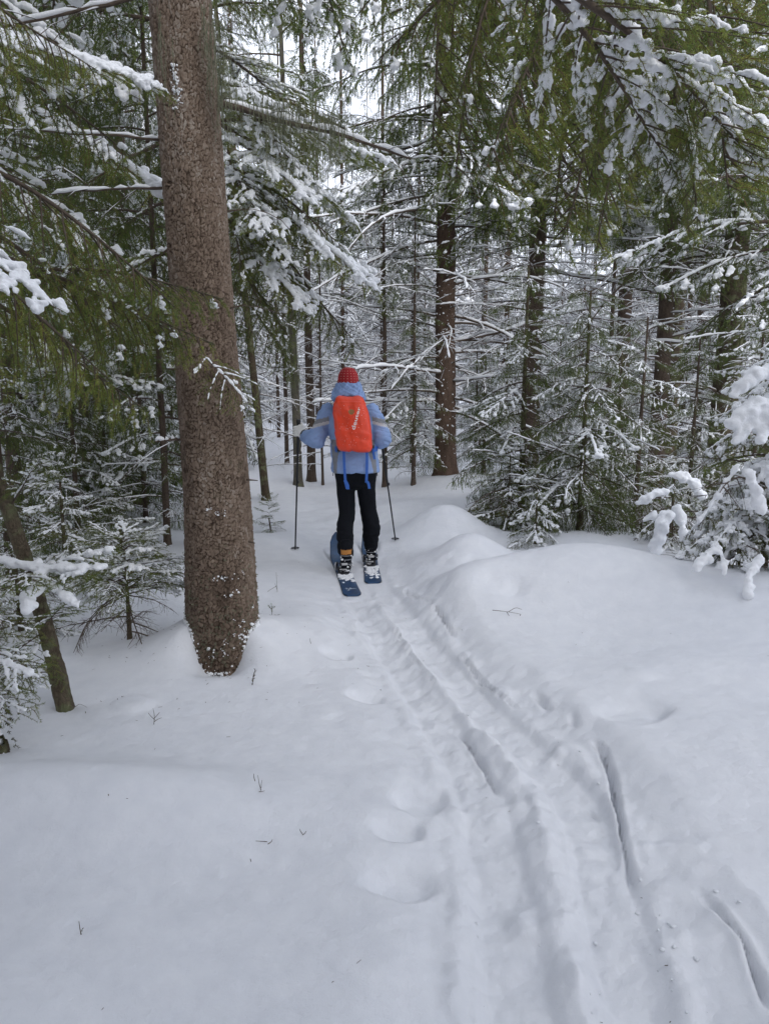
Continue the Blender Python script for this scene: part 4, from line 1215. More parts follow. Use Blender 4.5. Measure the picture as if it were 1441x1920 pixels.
# the leaning mossy stem at the left edge
p0 = put(123, 3.42, 0.0)
root = empty('leaning_spruce', p0, 'slim mossy stem leaning out over the left edge, carrying a star-shaped snowy bough', 'tree')
tipw = at(-60, 700, 3.55) - p0
zz = np.linspace(-0.2, 2.3, 150)
rgg = np.random.RandomState(3)
sx = tipw.x * (zz / tipw.z) + 0.02 * np.sin(zz * 3); sy = tipw.y * (zz / tipw.z)
a = np.arange(22) * 2 * np.pi / 22
A, Z = np.meshgrid(a, zz)
R = np.interp(zz, [-0.2, 0, 0.3, 2.3], [0.047, 0.044, 0.038, 0.028])[:, None] * (1 + 0.22 * fbm(np.cos(A) * 4, Z * 22 + np.sin(A) * 4, 4, 2))
V = np.stack([sx[:, None] + np.cos(A) * R, sy[:, None] + np.sin(A) * R, Z], -1).reshape(-1, 3)
idx = np.arange(150 * 22).reshape(150, 22); nx = np.roll(idx, -1, 1)
F = np.concatenate([np.stack([idx[:-1], nx[:-1], nx[1:]], -1).reshape(-1, 3), np.stack([idx[:-1], nx[1:], idx[1:]], -1).reshape(-1, 3)])
M['bark_olive'] = bark_mat('olive_mossy_bark', [(0.3, (0.075, 0.056, 0.038)), (0.7, (0.18, 0.145, 0.10))], lichen=0.6)
link('trunk', tri_mesh('leaning_trunk', V, F, [M['bark_olive']]), root)
for (px1, py1, Y1, px2, py2, Y2, pr, L0, rl) in [
        (60, 1075, 3.5, 40, 1150, 2.95, SHORT[1], 1.0, 0.1), (60, 1075, 3.5, 195, 1070, 3.35, SHORT[2], 1.0, 0), (50, 1070, 3.5, -60, 1040, 3.4, SHORT[2], 1.0, 0),
        (60, 1080, 3.5, 160, 1140, 3.15, SHORT[0], 1.0, 0.0), (75, 1190, 3.45, -10, 1300, 3.1, SHORT[1], 1.0, 0.3), (80, 1200, 3.45, 20, 1340, 3.0, SHORT[0], 1.0, -0.3),
        (75, 1180, 3.45, 140, 1170, 3.2, SHORT[0], 1.0, 0), (90, 1260, 3.43, 0, 1290, 3.3, SHORT[1], 1.0, 0), (20, 950, 3.5, 90, 900, 3.3, SHORT[0], 1.0, 0)]:
    aim_bough(root, pr, at(px1, py1, Y1), at(px2, py2, Y2), L0, rl)
# its star-shaped cap of snow
def cap(root, lines, name, vox=0.007):
    g = MB(); rg = np.random.RandomState(4)
    for pts, r0_ in lines:
        P = chaikin(np.array([list(Vector(q) - root.location) for q in pts]), 2)
        r0_ = r0_ * 0.78
        P = resample(P[None], 26)
        tt_ = np.linspace(0, 1, 26)
        P[0] += np.cumsum(rg.randn(26, 3) * [1, 1, 0.4], 0) * r0_ * 0.10; rr = r0_ * (0.55 + 0.45 * np.sin(np.pi * np.clip(tt_, 0.08, 0.92))) * (0.6 + 0.7 * rg.rand(26))
        rr[0] = rr[-1] = 0.001
        g.add(*tubes(P, rr[None], 10, 0.72), 0)
        g.add(*blobs(P[0, 2:-2:2] + rg.randn(11, 3) * 0.008, rr[2:-2:2] * 0.95, rg, 0.7), 0)
    me = roughen(remesh(g.mesh(name, [M['snow']]), vox, 3, name), vox * 2.0, vox * 5, len(lines))
    return link(name, me, root)


cap(root, [([at(-50, 1040, 3.35), at(30, 1055, 3.3), at(75, 1064, 3.28), at(130, 1066, 3.25), at(190, 1062, 3.25)], 0.036),
           ([at(75, 1066, 3.27), at(65, 1100, 3.18), at(45, 1130, 3.08), at(38, 1150, 3.0)], 0.044),
           ([at(80, 1080, 3.22), at(110, 1105, 3.15), at(150, 1135, 3.1)], 0.028)], 'snow_cap')
cap(root, [([at(20, 1290, 3.3), at(60, 1292, 3.3), at(95, 1285, 3.35)], 0.014)], 'snow_cap')

# thick sheets of snow on the laden young spruce at the right
root = [o for o in C.objects if o.get('label', '').startswith('tall young spruce at the right edge')][0]
cap(root, [([at(1372, 745, 5.0), at(1400, 705, 5.0), at(1441, 695, 5.05), at(1490, 690, 5.1)], 0.075),
           ([at(1362, 800, 4.95), at(1395, 770, 4.95), at(1435, 760, 5.0)], 0.10), ([at(1372, 830, 4.9), at(1395, 800, 4.9), at(1420, 780, 5.0)], 0.06),
           ([at(1425, 830, 4.85), at(1430, 790, 4.9), at(1441, 760, 5)], 0.06), ([at(1400, 880, 4.85), at(1415, 930, 4.85), at(1425, 960, 4.85)], 0.05),
           ([at(1385, 870, 4.9), at(1350, 920, 4.9), at(1310, 980, 4.9)], 0.032), ([at(1441, 880, 4.9), at(1441, 930, 4.9)], 0.06)], 'snow_cap', 0.012)
root = [o for o in C.objects if o.get('label', '').startswith('low tangle of twigs')][0]
cap(root, [([at(1345, 1025, 4.85), at(1320, 1045, 4.8), at(1298, 1070, 4.75)], 0.05), ([at(1345, 1030, 4.8), at(1355, 1060, 4.75), at(1350, 1080, 4.7)], 0.035),
           ([at(1425, 1045, 4.7), at(1400, 1080, 4.6), at(1395, 1120, 4.55)], 0.045)], 'snow_cap', 0.01)
root = [o for o in C.objects if o.get('label', '').startswith('bowed fir')][0]
cap(root, [([at(1255, 888, 6.6), at(1275, 890, 6.6), at(1300, 905, 6.6), at(1318, 935, 6.6)], 0.075), ([at(1190, 945, 6.5), at(1215, 930, 6.5), at(1245, 925, 6.5)], 0.055),
           ([at(1265, 950, 6.5), at(1280, 985, 6.5), at(1275, 1010, 6.5)], 0.06), ([at(1205, 975, 6.45), at(1225, 960, 6.45)], 0.045), ([at(1250, 960, 6.4), at(1235, 1000, 6.4), at(1225, 1040, 6.4)], 0.07)], 'snow_cap', 0.013)


# mossy stump in the bottom-left corner
p0 = put(-12, 2.92, 0.05)
root = empty('mossy_stump', p0, 'mossy stump of a small trunk cut off by the lower left edge', 'stump')
me, ax = trunk_mesh(0.34, 0.06, M['bark_moss'], (-0.1, 0), 77, sides=24, rings=22, flare=0.6, top=0.8, rough=0.25)
link('trunk', me, root)
rg = np.random.RandomState(6)
P = []
for i in range(60):
    a_ = rg.rand() * 6.28; z_ = rg.rand() * 0.3; d_ = 0.055 + 0.03 * (1 - z_ / 0.3)
    P.append([[math.cos(a_) * d_, math.sin(a_) * d_, z_], [math.cos(a_) * (d_ + .012), math.sin(a_) * (d_ + .012), z_ + 0.004], [math.cos(a_) * (d_ + .02), math.sin(a_) * (d_ + .02), z_ - 0.008]])
g = MB(); v, f, t_ = needles(np.array(P), 900, 0.012, 0.003, rg, 1.0); g.add(v, f, 0, t_, False)
link('moss', g.mesh('moss', [needle_mat('moss_tufts', [(0, (0.05, 0.05, 0.02)), (1, (0.17, 0.15, 0.06))])]), root, kind='stuff')
cs = [[math.cos(a_) * 0.06, math.sin(a_) * 0.06, z_] for a_, z_ in zip(rg.rand(26) * 6.28, rg.rand(26) * 0.25)]
g = MB(); g.add(*blobs(cs, 0.006 + 0.012 * rg.rand(26), rg, 0.7), 0)
link('snow_crust', g.mesh('stump_crust', [M['snow']]), root, kind='stuff')
near_root = empty('spruce_tree', put(-120, 3.1), 'spruce outside the lower left corner with dark hanging twigs reaching in above the stump', 'tree')
me, ax = trunk_mesh(3, 0.04, M['bark_moss'], (0, 0), 78)
link('trunk', me, near_root)
for (px1, py1, px2, py2, Y2, k_) in [(-115, 1130, 45, 1220, 3.0, 1), (-115, 1180, 60, 1330, 2.9, 0), (-115, 1250, 30, 1380, 2.85, 1), (-115, 1080, 20, 1160, 3.2, 0)]:
    aim_bough(near_root, SHORT[k_], at(px1, py1, 3.1), at(px2, py2, Y2), 1.0, 0.2)


# ------------------------------------------------------------------ the forest beyond
def merge_tree(seed, H, live0, n_live, n_dead, blen, dlen, lo_boughs, lo_dead, taper=0.75, z_first=0.6, dens=1.0):
    rng = np.random.RandomState(seed)
    g = MB(); az = 0
    for i in range(n_live + n_dead):
        live = i < n_live
        if live:
            u = (i + rng.rand()) / n_live; z = live0 + (H * 0.98 - live0) * u ** 0.85
            ln = blen * 0.95 * max(0.10, 1 - 0.92 * u ** 0.62) * (0.75 + 0.5 * rng.rand()); src = lo_boughs[rng.randint(len(lo_boughs))]
            k = ln / 2.0; pt = -0.35 + 0.55 * u + rng.randn() * 0.12
        else:
            z = z_first + (live0 + 1.0 - z_first) * rng.rand(); ln = dlen * (0.4 + 0.8 * rng.rand()); src = lo_dead[rng.randint(len(lo_dead))]
            k = ln / 1.6; pt = rng.randn() * 0.25 - 0.05
        az += 2.4 + rng.rand() * 0.6
        mt = np.array((Matrix.Translation((0, 0, z)) @ Matrix.Rotation(az, 4, 'Z') @ Matrix.Rotation(-pt, 4, 'Y') @ Matrix.Rotation(rng.randn() * 0.2, 4, 'X')))
        v, f, mi, tn, sm = src
        g.add(v * k @ mt[:3, :3].T + mt[:3, 3], f, mi, tn)
    return g


LB = []
for i in range(4):
    rng = np.random.RandomState(400 + i)
    g, s = bough(rng, 2.0, 8, 2, snow=[2.4, 3.2, 2.0, 2.8][i], tint0=0.35, gap=0.3, pitch0=0.05, sag=0.8, tip_up=0.4, sdroop=0.6, hang=0.6, twig_sp=0.17, twig_len=0.26, n_main=9, n_side=5, n_twig=3)
    ga = g.arrays(); sa = s.arrays()
    LB.append((np.concatenate([ga[0], sa[0]]), np.concatenate([ga[1], sa[1] + len(ga[0])]), np.concatenate([ga[2], np.full(len(sa[1]), 3)]), np.concatenate([ga[3], sa[3]]), None))
LD = []
for i in range(4):
    g = dead(np.random.RandomState(420 + i), 1.6, 9, 2, 1.9, [0.3, 0.7, 0.0, 0.5][i]).arrays()
    LD.append((g[0], g[1], np.where(g[2] == 1, 3, 0), g[3], None))
FARM = [M['twig'], M['needle_far'], M['twig'], M['snow']]
CROWNS = [merge_tree(500, 13, 3.4, 60, 90, 2.0, 1.5, LB, LD).mesh('crown', FARM), merge_tree(501, 14, 4.4, 54, 120, 1.9, 1.7, LB, LD).mesh('crown', FARM),
          merge_tree(502, 12, 2.2, 62, 60, 1.8, 1.3, LB, LD).mesh('crown', FARM), merge_tree(503, 14, 5.4, 48, 140, 2.1, 1.6, LB, LD).mesh('crown', FARM)]
BUSHES = [merge_tree(510, 3.6, 0.3, 44, 10, 1.1, 0.7, LB, LD, 0.8, 0.1).mesh('crown', FARM), merge_tree(511, 2.2, 0.2, 34, 8, 0.9, 0.6, LB, LD, 0.8, 0.1).mesh('crown', FARM),
          merge_tree(512, 5.0, 0.5, 56, 14, 1.2, 0.8, LB, LD, 0.8, 0.1).mesh('crown', FARM)]
UT = [trunk_mesh(14, 0.11, M[k_], (0, 0), 90 + i, sides=10, rings=26, top=0.3)[0] for i, k_ in enumerate(('bark', 'bark_moss', 'bark_red'))]
UB = trunk_mesh(3.4, 0.03, M['bark'], (0, 0), 95, sides=6, rings=8)[0]
rg = np.random.RandomState(77)
taken = [(o.location.x, o.location.y) for o in C.objects if o.parent is None and o.get('category') in ('tree', 'sapling')]


def region(x, y):
    px = 720.5 + FPX * x / (y * CP + CAM_Z * SP)
    side = 'left' if px < 460 else ('middle' if px < 900 else 'right')
    return px, side


def where(px, Y, low=False):
    """which stretch of the forest a far tree stands in, told by the trunks in front of it"""
    spots = ((60, 'at the left edge of the view'), (200, 'behind the snowy firs on the left'), (335, 'in the gap just left of the big trunk'), (475, 'behind the big trunk'),
             (640, 'beyond the open glade'), (725, 'right behind the skier'), (830, 'between the skier and the red-brown trunk'), (985, 'between the red-brown trunk and the next dark one'),
             (1150, 'behind the open young spruces right of centre'), (1240, 'around the forked-limb trunk'), (1345, 'between the forked-limb and the broad mossy trunk'))
    s = 'behind the laden young spruce at the right edge'
    for lim_, t_ in spots:
        if px < lim_: s = t_; break
    if low: return ('near the front, ' if Y < 18 else 'far back, ') + s
    return ('in the front rows, ' if Y < 19 else ('some way in, ' if Y < 32 else 'deep in the forest, ')) + s


cnt = 0; tries = 0
while cnt < 235 and tries < 20000:
    tries += 1
    Y = 9.5 + 62 * rg.rand() ** 1.25
    X = (rg.rand() * 2 - 1) * (Y * 0.66 + 2)
    px, side = region(X, Y)
    lim = 12.2 if px < 400 else 13.5
    if Y < lim: continue
    if 640 < px < 1420 and Y < 17: continue
    if 462 < px < 640 and Y < 30: continue               # the open glade
    if any((X - a_) ** 2 + (Y - b_) ** 2 < (1.25 if Y < 25 else 1.7) ** 2 for a_, b_ in taken): continue
    taken.append((X, Y))
    k = 0.8 + 0.5 * rg.rand()
    r_ = empty('forest_spruce', (X, Y, gz(X, Y) - 0.05), 'snow-dusted spruce ' + where(px, Y), 'tree', 'spruces ' + where(px, Y), rg.rand() * 6.28)
    ks = 0.38 + 0.75 * rg.rand() ** 1.5
    link('trunk', UT[rg.randint(3)], r_, sc=(ks, ks, k))
    link('crown', CROWNS[rg.randint(4)], r_, sc=(k * 0.95, k * 0.95, k))
    cnt += 1
cnt = 0; tries = 0
while cnt < 130 and tries < 20000:
    tries += 1
    Y = 8.0 + 36 * rg.rand() ** 1.2
    X = (rg.rand() * 2 - 1) * (Y * 0.62 + 1)
    px, side = region(X, Y)
    if Y < (8.6 if px < 380 else 12.5): continue
    if 440 < px < 660 and Y < 24: continue
    if 640 < px < 900 and Y < 13: continue
    if any((X - a_) ** 2 + (Y - b_) ** 2 < 0.6 ** 2 for a_, b_ in taken): continue
    taken.append((X, Y))
    k = 0.7 + 0.8 * rg.rand()
    r_ = empty('undergrowth_spruce', (X, Y, gz(X, Y) - 0.05), 'low snowy young spruce ' + where(px, Y, True), 'young tree', 'young spruces ' + where(px, Y, True), rg.rand() * 6.28)
    link('trunk', UB, r_, sc=(k, k, k))
    link('crown', BUSHES[rg.randint(3)], r_, sc=k)
    cnt += 1


# unseen spruces added beside and behind the viewer to shade the near snow
for x_, y_, k_ in ((-3.3, -0.4, 2), (-2.0, -2.6, 0), (-3.7, 2.3, 0), (-0.9, -1.5, 2), (-5.6, 0.9, 1), (0.5, -4.2, 2), (-4.4, -3.8, 3), (-1.6, -5.2, 0), (4.9, 1.4, 1), (2.3, -2.6, 2), (5.4, -3.6, 2), (1.6, -6.0, 1), (3.6, -5.4, 2), (0.9, -3.0, 0), (3.1, -4.0, 2), (4.7, -7.4, 0), (7.0, -1.0, 0)):
    r_ = empty('forest_spruce', (x_, y_, gz(x_, y_) - 0.05), 'unseen snow-dusted spruce added beside and behind the viewer to shade the snow', 'tree', 'unseen shading spruces beside and behind the viewer', x_ * 7)
    link('trunk', UT[k_ % 3], r_, sc=(1.1, 1.1, 1))
    link('crown', CROWNS[k_], r_, sc=(1.35, 1.35, 0.9))

# ------------------------------------------------------------------ dry stems and twigs sticking out of the snow
M['straw'] = simple('dry_stem', (0.11, 0.085, 0.06), 0.8)


def stem(label, px, py, strokes, seed=0, r=0.0016, leaf=False, cat='twig', name='dry_stem'):
    g0 = gp(px, py, 0)
    z0 = gz(g0.x, g0.y)
    g0 = gp(px, py, z0); g0 = gp(px, py, gz(g0.x, g0.y)); g0.z = gz(g0.x, g0.y) - 0.02
    root_y = g0.y
    g = MB(); rg = np.random.RandomState(seed)
    sc_ = root_y / FPX
    P = []
    for st in strokes:
        pts = np.array([[(sx_ - px) * sc_, rg.randn() * 0.004 + (sy_ - py) * 0.0 , (py - sy_) * sc_ * 1.05 + 0.02] for sx_, sy_ in st])
        pts = np.concatenate([pts[:1], pts]) if len(pts) < 3 else pts
        if len(st) < 3: pts[1] = (pts[0] + pts[2]) / 2 + rg.randn(3) * 0.002
        P.append(resample(pts[None], 6)[0])
    P = np.array(P)
    g.add(*tubes(P, np.linspace(r, r * 0.5, 6)[None], 4), 0)
    if leaf:
        v, f, t_ = needles(P, 260, 0.012, 0.005, rg, 0.9); g.add(v, f, 1 if leaf == 2 else 0, t_, False)
    return link(name, g.mesh(name, [M['straw'], M['needle']]), None, loc=g0, label=label, cat=cat)


stem('dry seed head leaning out of the snow right below the big trunk', 473, 1286, [[(473, 1286), (476, 1270), (480, 1252)], [(474, 1278), (478, 1262)]], 1, 0.002, 1)
stem('forked bare twig standing on the near snow below the small spruce', 289, 1358, [[(289, 1358), (291, 1340), (290, 1324)], [(290, 1350), (280, 1334)], [(291, 1345), (302, 1333)], [(290, 1352), (305, 1345)]], 2)
stem('pair of short dry stalks on the bare snow slope, left of the lumps', 489, 1484, [[(489, 1484), (486, 1468), (484, 1450)], [(486, 1482), (497, 1482)], [(478, 1462), (476, 1446)], [(489, 1478), (492, 1460)]], 3)
stem('tiny two-pronged twig above the darkest dip of the near slope', 567, 1563, [[(567, 1563), (561, 1553)], [(567, 1563), (575, 1556)]], 4)
stem('single slanting straw beside the lowest snow lump', 502, 1582, [[(502, 1582), (512, 1570)], [(500, 1578), (478, 1573)]], 5)
stem('lone speck of dry grass in the lower left snow', 153, 1752, [[(153, 1752), (149, 1724)], [(153, 1748), (157, 1740)]], 6)
stem('small leafy sprig beside the foot of the big trunk on the right', 510, 1166, [[(510, 1166), (510, 1142)], [(510, 1155), (504, 1146)], [(510, 1152), (517, 1148)]], 7, 0.0018, 2, 'sprig', 'leafy_sprig')
stem('thin upright twig with a long slanting side shoot, right of the big trunk', 520, 1110, [[(520, 1110), (519, 1090), (519, 1072)], [(519, 1098), (505, 1106), (490, 1118)], [(520, 1108), (515, 1094)]], 8)
stem('curved grass blade rising from the snow between the leaning stem and the small spruce', 165, 1332, [[(140, 1325), (150, 1318), (165, 1325)]], 9, 0.0012)
stem('tiny dark twig lying on the snow in the middle of the near slope', 583, 1216, [[(583, 1216), (581, 1205)]], 10)
stem('half-buried brown twig in the hollow of the right bank', 972, 1168, [[(920, 1158), (948, 1160), (975, 1165)], [(950, 1160), (965, 1152), (977, 1156)], [(948, 1161), (955, 1172)], [(975, 1165), (968, 1180)]], 11, 0.002)

# crumbs of snow thrown up along the ski tracks, and bark bits and needles blown onto the snow
rg = np.random.RandomState(21)
cs = []; rr = []
for P, w_ in ((LANE1, 0.12), (LANE2, 0.12), (LANE3, 0.15)):
    for i in range(60):
        k = rg.randint(1, len(P) - 1); t_ = rg.rand(); q = P[k] * (1 - t_) + P[k + 1] * t_; dr = unit((P[k + 1] - P[k])[None])[0]
        s_ = rg.choice([-1, 1]) * (w_ + rg.randn() * 0.035); x_, y_ = q + np.array([-dr[1], dr[0]]) * s_
        if y_ < 1.3: continue
        cs.append([x_, y_, 0]); rr.append(0.0020 + 0.008 * rg.rand() ** 3)
cs = np.array(cs); cs[:, 2] = height(cs[:, 0], cs[:, 1]) + np.array(rr) * 0.25
g = MB(); g.add(*blobs(cs, np.array(rr), rg, 0.5, 6, 3)); link('snow_crumbs', g.mesh('snow_crumbs', [M['gsnow']]), label='loose crumbs of snow along the edges of the ski tracks', kind='stuff')
n = 170; Y_ = 1.5 + 7 * rg.rand(n) ** 1.2; X_ = (rg.rand(n) * 2 - 1) * Y_ * 0.55
k = 110; a_ = rg.rand(k) * 6.28; r_ = 0.25 + np.abs(rg.randn(k)) * 0.45; X_[:k] = TREE_X + np.cos(a_) * r_; Y_[:k] = TREE_Y + np.sin(a_) * r_
Z_ = height(X_, Y_) + 0.002; a_ = rg.rand(n) * 6.28; ln = 0.003 + 0.008 * rg.rand(n) ** 2
P = np.stack([np.stack([X_ - np.cos(a_) * ln, Y_ - np.sin(a_) * ln, Z_], 1), np.stack([X_ + np.cos(a_) * ln, Y_ + np.sin(a_) * ln, Z_ + 0.001], 1)], 1)
g = MB(); g.add(*tubes(P, (0.0006 + 0.0012 * rg.rand(n))[:, None] * np.ones((1, 2)), 4, 0.5)); link('needle_litter', g.mesh('needle_litter', [M['twig']]), label='scattered spruce needles and bark flakes on the snow', kind='stuff')


# ------------------------------------------------------------------ the skier, seen from behind
def loft(secs, n=28, p=2.0):
    """closed skin over stacked horizontal rounded sections (x, y, z, rx, ry)"""
    secs = [(*secs[0][:3], 0.002, 0.002)] + list(secs) + [(*secs[-1][:3], 0.002, 0.002)]
    a = np.arange(n) * 2 * np.pi / n
    ca = np.sign(np.cos(a)) * np.abs(np.cos(a)) ** (2 / p); sa = np.sign(np.sin(a)) * np.abs(np.sin(a)) ** (2 / p)
    V = np.array([[[x + rx * c, y + ry * s, z] for c, s in zip(ca, sa)] for x, y, z, rx, ry in secs])
    k = len(secs); idx = np.arange(k * n).reshape(k, n); nx = np.roll(idx, -1, 1)
    F = np.concatenate([np.stack([idx[:-1], nx[:-1], nx[1:]], -1).reshape(-1, 3), np.stack([idx[:-1], nx[1:], idx[1:]], -1).reshape(-1, 3)])
    V = V.reshape(-1, 3); c0 = len(V)
    V = np.concatenate([V, [[*secs[0][:3]], [*secs[-1][:3]]]])
    F = np.concatenate([F, np.stack([np.full(n, c0), nx[0], idx[0]], -1), np.stack([np.full(n, c0 + 1), idx[-1], nx[-1]], -1)])
    return V, F


def smooth_secs(secs, m_=4):
    s = np.array(secs, float); out = []
    for i in range(len(s) - 1):
        p0 = s[max(i - 1, 0)]; p1 = s[i]; p2 = s[i + 1]; p3 = s[min(i + 2, len(s) - 1)]
        for t_ in np.arange(m_) / m_:
            out.append(0.5 * (2 * p1 + (p2 - p0) * t_ + (2 * p0 - 5 * p1 + 4 * p2 - p3) * t_ ** 2 + (3 * p1 - p0 - 3 * p2 + p3) * t_ ** 3))
    out.append(s[-1]); out = np.array(out); out[:, 3:] = np.maximum(out[:, 3:], 0.003)
    return [tuple(q) for q in out]


def tube1(pts, rad, sides=14, sm=True, squash=1.0):
    """closed tapered limb through (x, y, z) points"""
    s = [(*p_, r_, 0) for p_, r_ in zip(pts, rad)]
    if sm: s = smooth_secs([(a_, b_, c_, r_, 0.01) for a_, b_, c_, r_, _ in s], 5)
    P = np.array([q[:3] for q in s]); R = np.array([q[3] for q in s])
    d0 = P[0] - P[1]; d1 = P[-1] - P[-2]
    e0 = d0 / np.linalg.norm(d0) * R[0] * 0.5; e1 = d1 / np.linalg.norm(d1) * R[-1] * 0.5
    P = np.concatenate([[P[0] + e0 * 1.01], [P[0] + e0], P, [P[-1] + e1], [P[-1] + e1 * 1.01]])
    R = np.concatenate([[0.0005], [R[0] * 0.7], R, [R[-1] * 0.7], [0.0005]])
    return tubes(P[None], R[None], sides, squash)


def fuse(parts, voxel, sm=3, name='skin', mats=()):
    g = MB()
    for v, f in parts: g.add(v, f, 0)
    v, f, mi, t, s = g.arrays()
    me = tri_mesh(name, v, f, list(mats))
    bm = bmesh.new(); bm.from_mesh(me); bmesh.ops.recalc_face_normals(bm, faces=bm.faces); bm.to_mesh(me); bm.free()
    return remesh(me, voxel, sm, name)


def coords(me):
    a = np.empty(len(me.vertices) * 3, np.float32); me.vertices.foreach_get('co', a); return a.reshape(-1, 3).astype(float)


def normals(me):
    a = np.empty(len(me.vertices) * 3, np.float32); me.vertex_normals.foreach_get('vector', a); return a.reshape(-1, 3).astype(float)


def setco(me, v):
    me.vertices.foreach_set('co', v.astype(np.float32).ravel()); me.update()


def centers(me):
    a = np.empty(len(me.polygons) * 3, np.float32); me.polygons.foreach_get('center', a); return a.reshape(-1, 3).astype(float)


def setmat(me, mi):
    me.polygons.foreach_set('material_index', mi.astype(np.int32)); me.update()


PX0, PY0, PZ0 = -0.252, 6.42, -0.045
fabric = lambda n, c, **k: simple(n, c, k.pop('rough', 0.75), nscale=k.pop('ns', 60), amp=k.pop('amp', 0.08), bmp=k.pop('bmp', 0.25), **k)
M['blue'] = fabric('blue_shell', (0.25, 0.36, 0.61), ns=17, bmp=1.0)
M['grey'] = fabric('grey_shell', (0.22, 0.23, 0.25), ns=17, bmp=1.0)
M['pale'] = fabric('pale_shell', (0.50, 0.50, 0.51))
M['black'] = fabric('black_cloth', (0.005, 0.006, 0.009), rough=0.9, spec=0.2)
M['orange'] = fabric('orange_red_cover', (0.83, 0.060, 0.017), rough=0.42, ns=13, amp=0.10, bmp=0.7)
M['strap'] = fabric('blue_webbing', (0.035, 0.135, 0.50), rough=0.6)
M['dark'] = simple('dark_plastic', (0.015, 0.015, 0.018), 0.45)
M['glove'] = fabric('glove_cloth', (0.80, 0.78, 0.74))
M['skin'] = simple('skin', (0.50, 0.28, 0.20), 0.5)
M['metal'] = simple('brushed_metal', (0.35, 0.36, 0.38), 0.35, 0.8)
M['ochre'] = fabric('ochre_trim', (0.45, 0.19, 0.04))
M['print'] = simple('pale_print', (0.95, 0.78, 0.74), 0.6)
M['tan'] = simple('tan_print', (0.30, 0.17, 0.055), 0.6)
M['ski'] = simple('blue_ski_top', (0.010, 0.050, 0.125), 0.35, nscale=9, amp=0.35)
M['inkw'] = simple('white_print', (0.6, 0.66, 0.72), 0.5)
# knitted hat with rows of pale dots
m, nt, b = mat('dotted_knit'); M['hat'] = m
tc = N(nt, 'ShaderNodeTexCoord'); sp = N(nt, 'ShaderNodeSeparateXYZ'); nt.links.new(tc.outputs['Object'], sp.inputs[0])
def mth(op, a_, b_=None, v=None):
    q = N(nt, 'ShaderNodeMath', operation=op)
    nt.links.new(a_, q.inputs[0])
    if b_ is not None: nt.links.new(b_, q.inputs[1])
    if v is not None: q.inputs[1].default_value = v
    return q.outputs[0]
ang = mth('ARCTAN2', sp.outputs[1], sp.outputs[0])
row = mth('MULTIPLY', sp.outputs[2], v=2 * math.pi / 0.0215)
sa_ = mth('SINE', mth('MULTIPLY', ang, v=19.0)); sr_ = mth('SINE', row)
dots = mth('MULTIPLY', mth('MAXIMUM', sa_, v=0.0), mth('MAXIMUM', sr_, v=0.0))
nt.links.new(ramp(nt, dots, [(0.40, (0.45, 0.022, 0.026)), (0.62, (0.68, 0.26, 0.22))]), b.inputs['Base Color'])
b.inputs['Roughness'].default_value = 0.9
kn = mth('ADD', mth('SINE', mth('MULTIPLY', ang, v=76.0)), mth('SINE', mth('MULTIPLY', sp.outputs[2], v=2 * math.pi / 0.0054)))
bump(nt, b, kn, 0.6, 0.002)

PERSON = empty('person', (PX0, PY0, PZ0), 'skier seen from behind in a blue and grey jacket, black trousers and red dotted hat', 'person')


def lean(v):
    v = v.copy(); v[:, 0] += -0.062 * np.clip((v[:, 2] - 0.9) / 0.75, 0, 1.2); return v


# the body under the clothes, one skin
LH = np.array([-0.42, 0.20, 1.225]); RH = np.array([0.272, 0.29, 1.13])
ARM_L = [(-0.165, 0.0, 1.395), (-0.255, -0.02, 1.28), (-0.305, -0.045, 1.168), (-0.375, 0.07, 1.165), (-0.425, 0.155, 1.180)]
ARM_R = [(0.170, 0.0, 1.395), (0.225, -0.02, 1.28), (0.250, -0.035, 1.165), (0.245, 0.12, 1.15), (0.236, 0.25, 1.135)]
LEG_L = [(-0.085, 0.0, 0.84), (-0.080, 0.01, 0.68), (-0.072, 0.0, 0.52), (-0.092, -0.055, 0.34), (-0.080, -0.12, 0.12)]
LEG_R = [(0.085, 0.0, 0.84), (0.088, 0.05, 0.68), (0.104, 0.105, 0.52), (0.122, 0.12, 0.34), (0.128, 0.15, 0.12)]
head = []
hv, hf = blobs([[0, 0.01, 1.655]], 0.1, np.random.RandomState(0), 1.0, 20, 14)
th = []
body = [loft(smooth_secs([(0, 0, 0.79, 0.10, 0.08), (0, 0, 0.88, 0.155, 0.105), (0, 0, 1.05, 0.125, 0.09), (0, 0, 1.25, 0.155, 0.10), (0, 0, 1.38, 0.15, 0.085), (0, 0, 1.44, 0.07, 0.06), (0, 0.01, 1.50, 0.055, 0.055), (0, 0.015, 1.58, 0.055, 0.06)])),
        loft(smooth_secs([(0, 0.03, 1.545, 0.035, 0.045), (0, 0.025, 1.58, 0.060, 0.075), (0, 0.015, 1.65, 0.074, 0.092), (0, 0.01, 1.71, 0.070, 0.088), (0, 0.005, 1.752, 0.035, 0.05)])),
        tube1([(0, 0.10, 1.655), (0, 0.122, 1.632), (0, 0.120, 1.622)], [0.008, 0.013, 0.010], 10),
        tube1([(-0.022, 0.103, 1.597), (0, 0.108, 1.598), (0.022, 0.103, 1.597)], [0.005, 0.008, 0.005], 8)]
for s_ in (-1, 1):
    body.append(tube1([(s_ * 0.076, 0.0, 1.665), (s_ * 0.082, -0.006, 1.65), (s_ * 0.077, 0.0, 1.63)], [0.008, 0.011, 0.008], 8))
    body.append(tube1([(s_ * 0.030, 0.092, 1.66), (s_ * 0.034, 0.094, 1.66)], [0.011, 0.011], 8, False))
for pts_, rr in ((ARM_L, [.055, .048, .042, .038, .03]), (ARM_R, [.055, .048, .042, .038, .03]), (LEG_L, [.08, .072, .055, .052, .04]), (LEG_R, [.08, .072, .055, .052, .04])):
    body.append(tube1(pts_, rr))
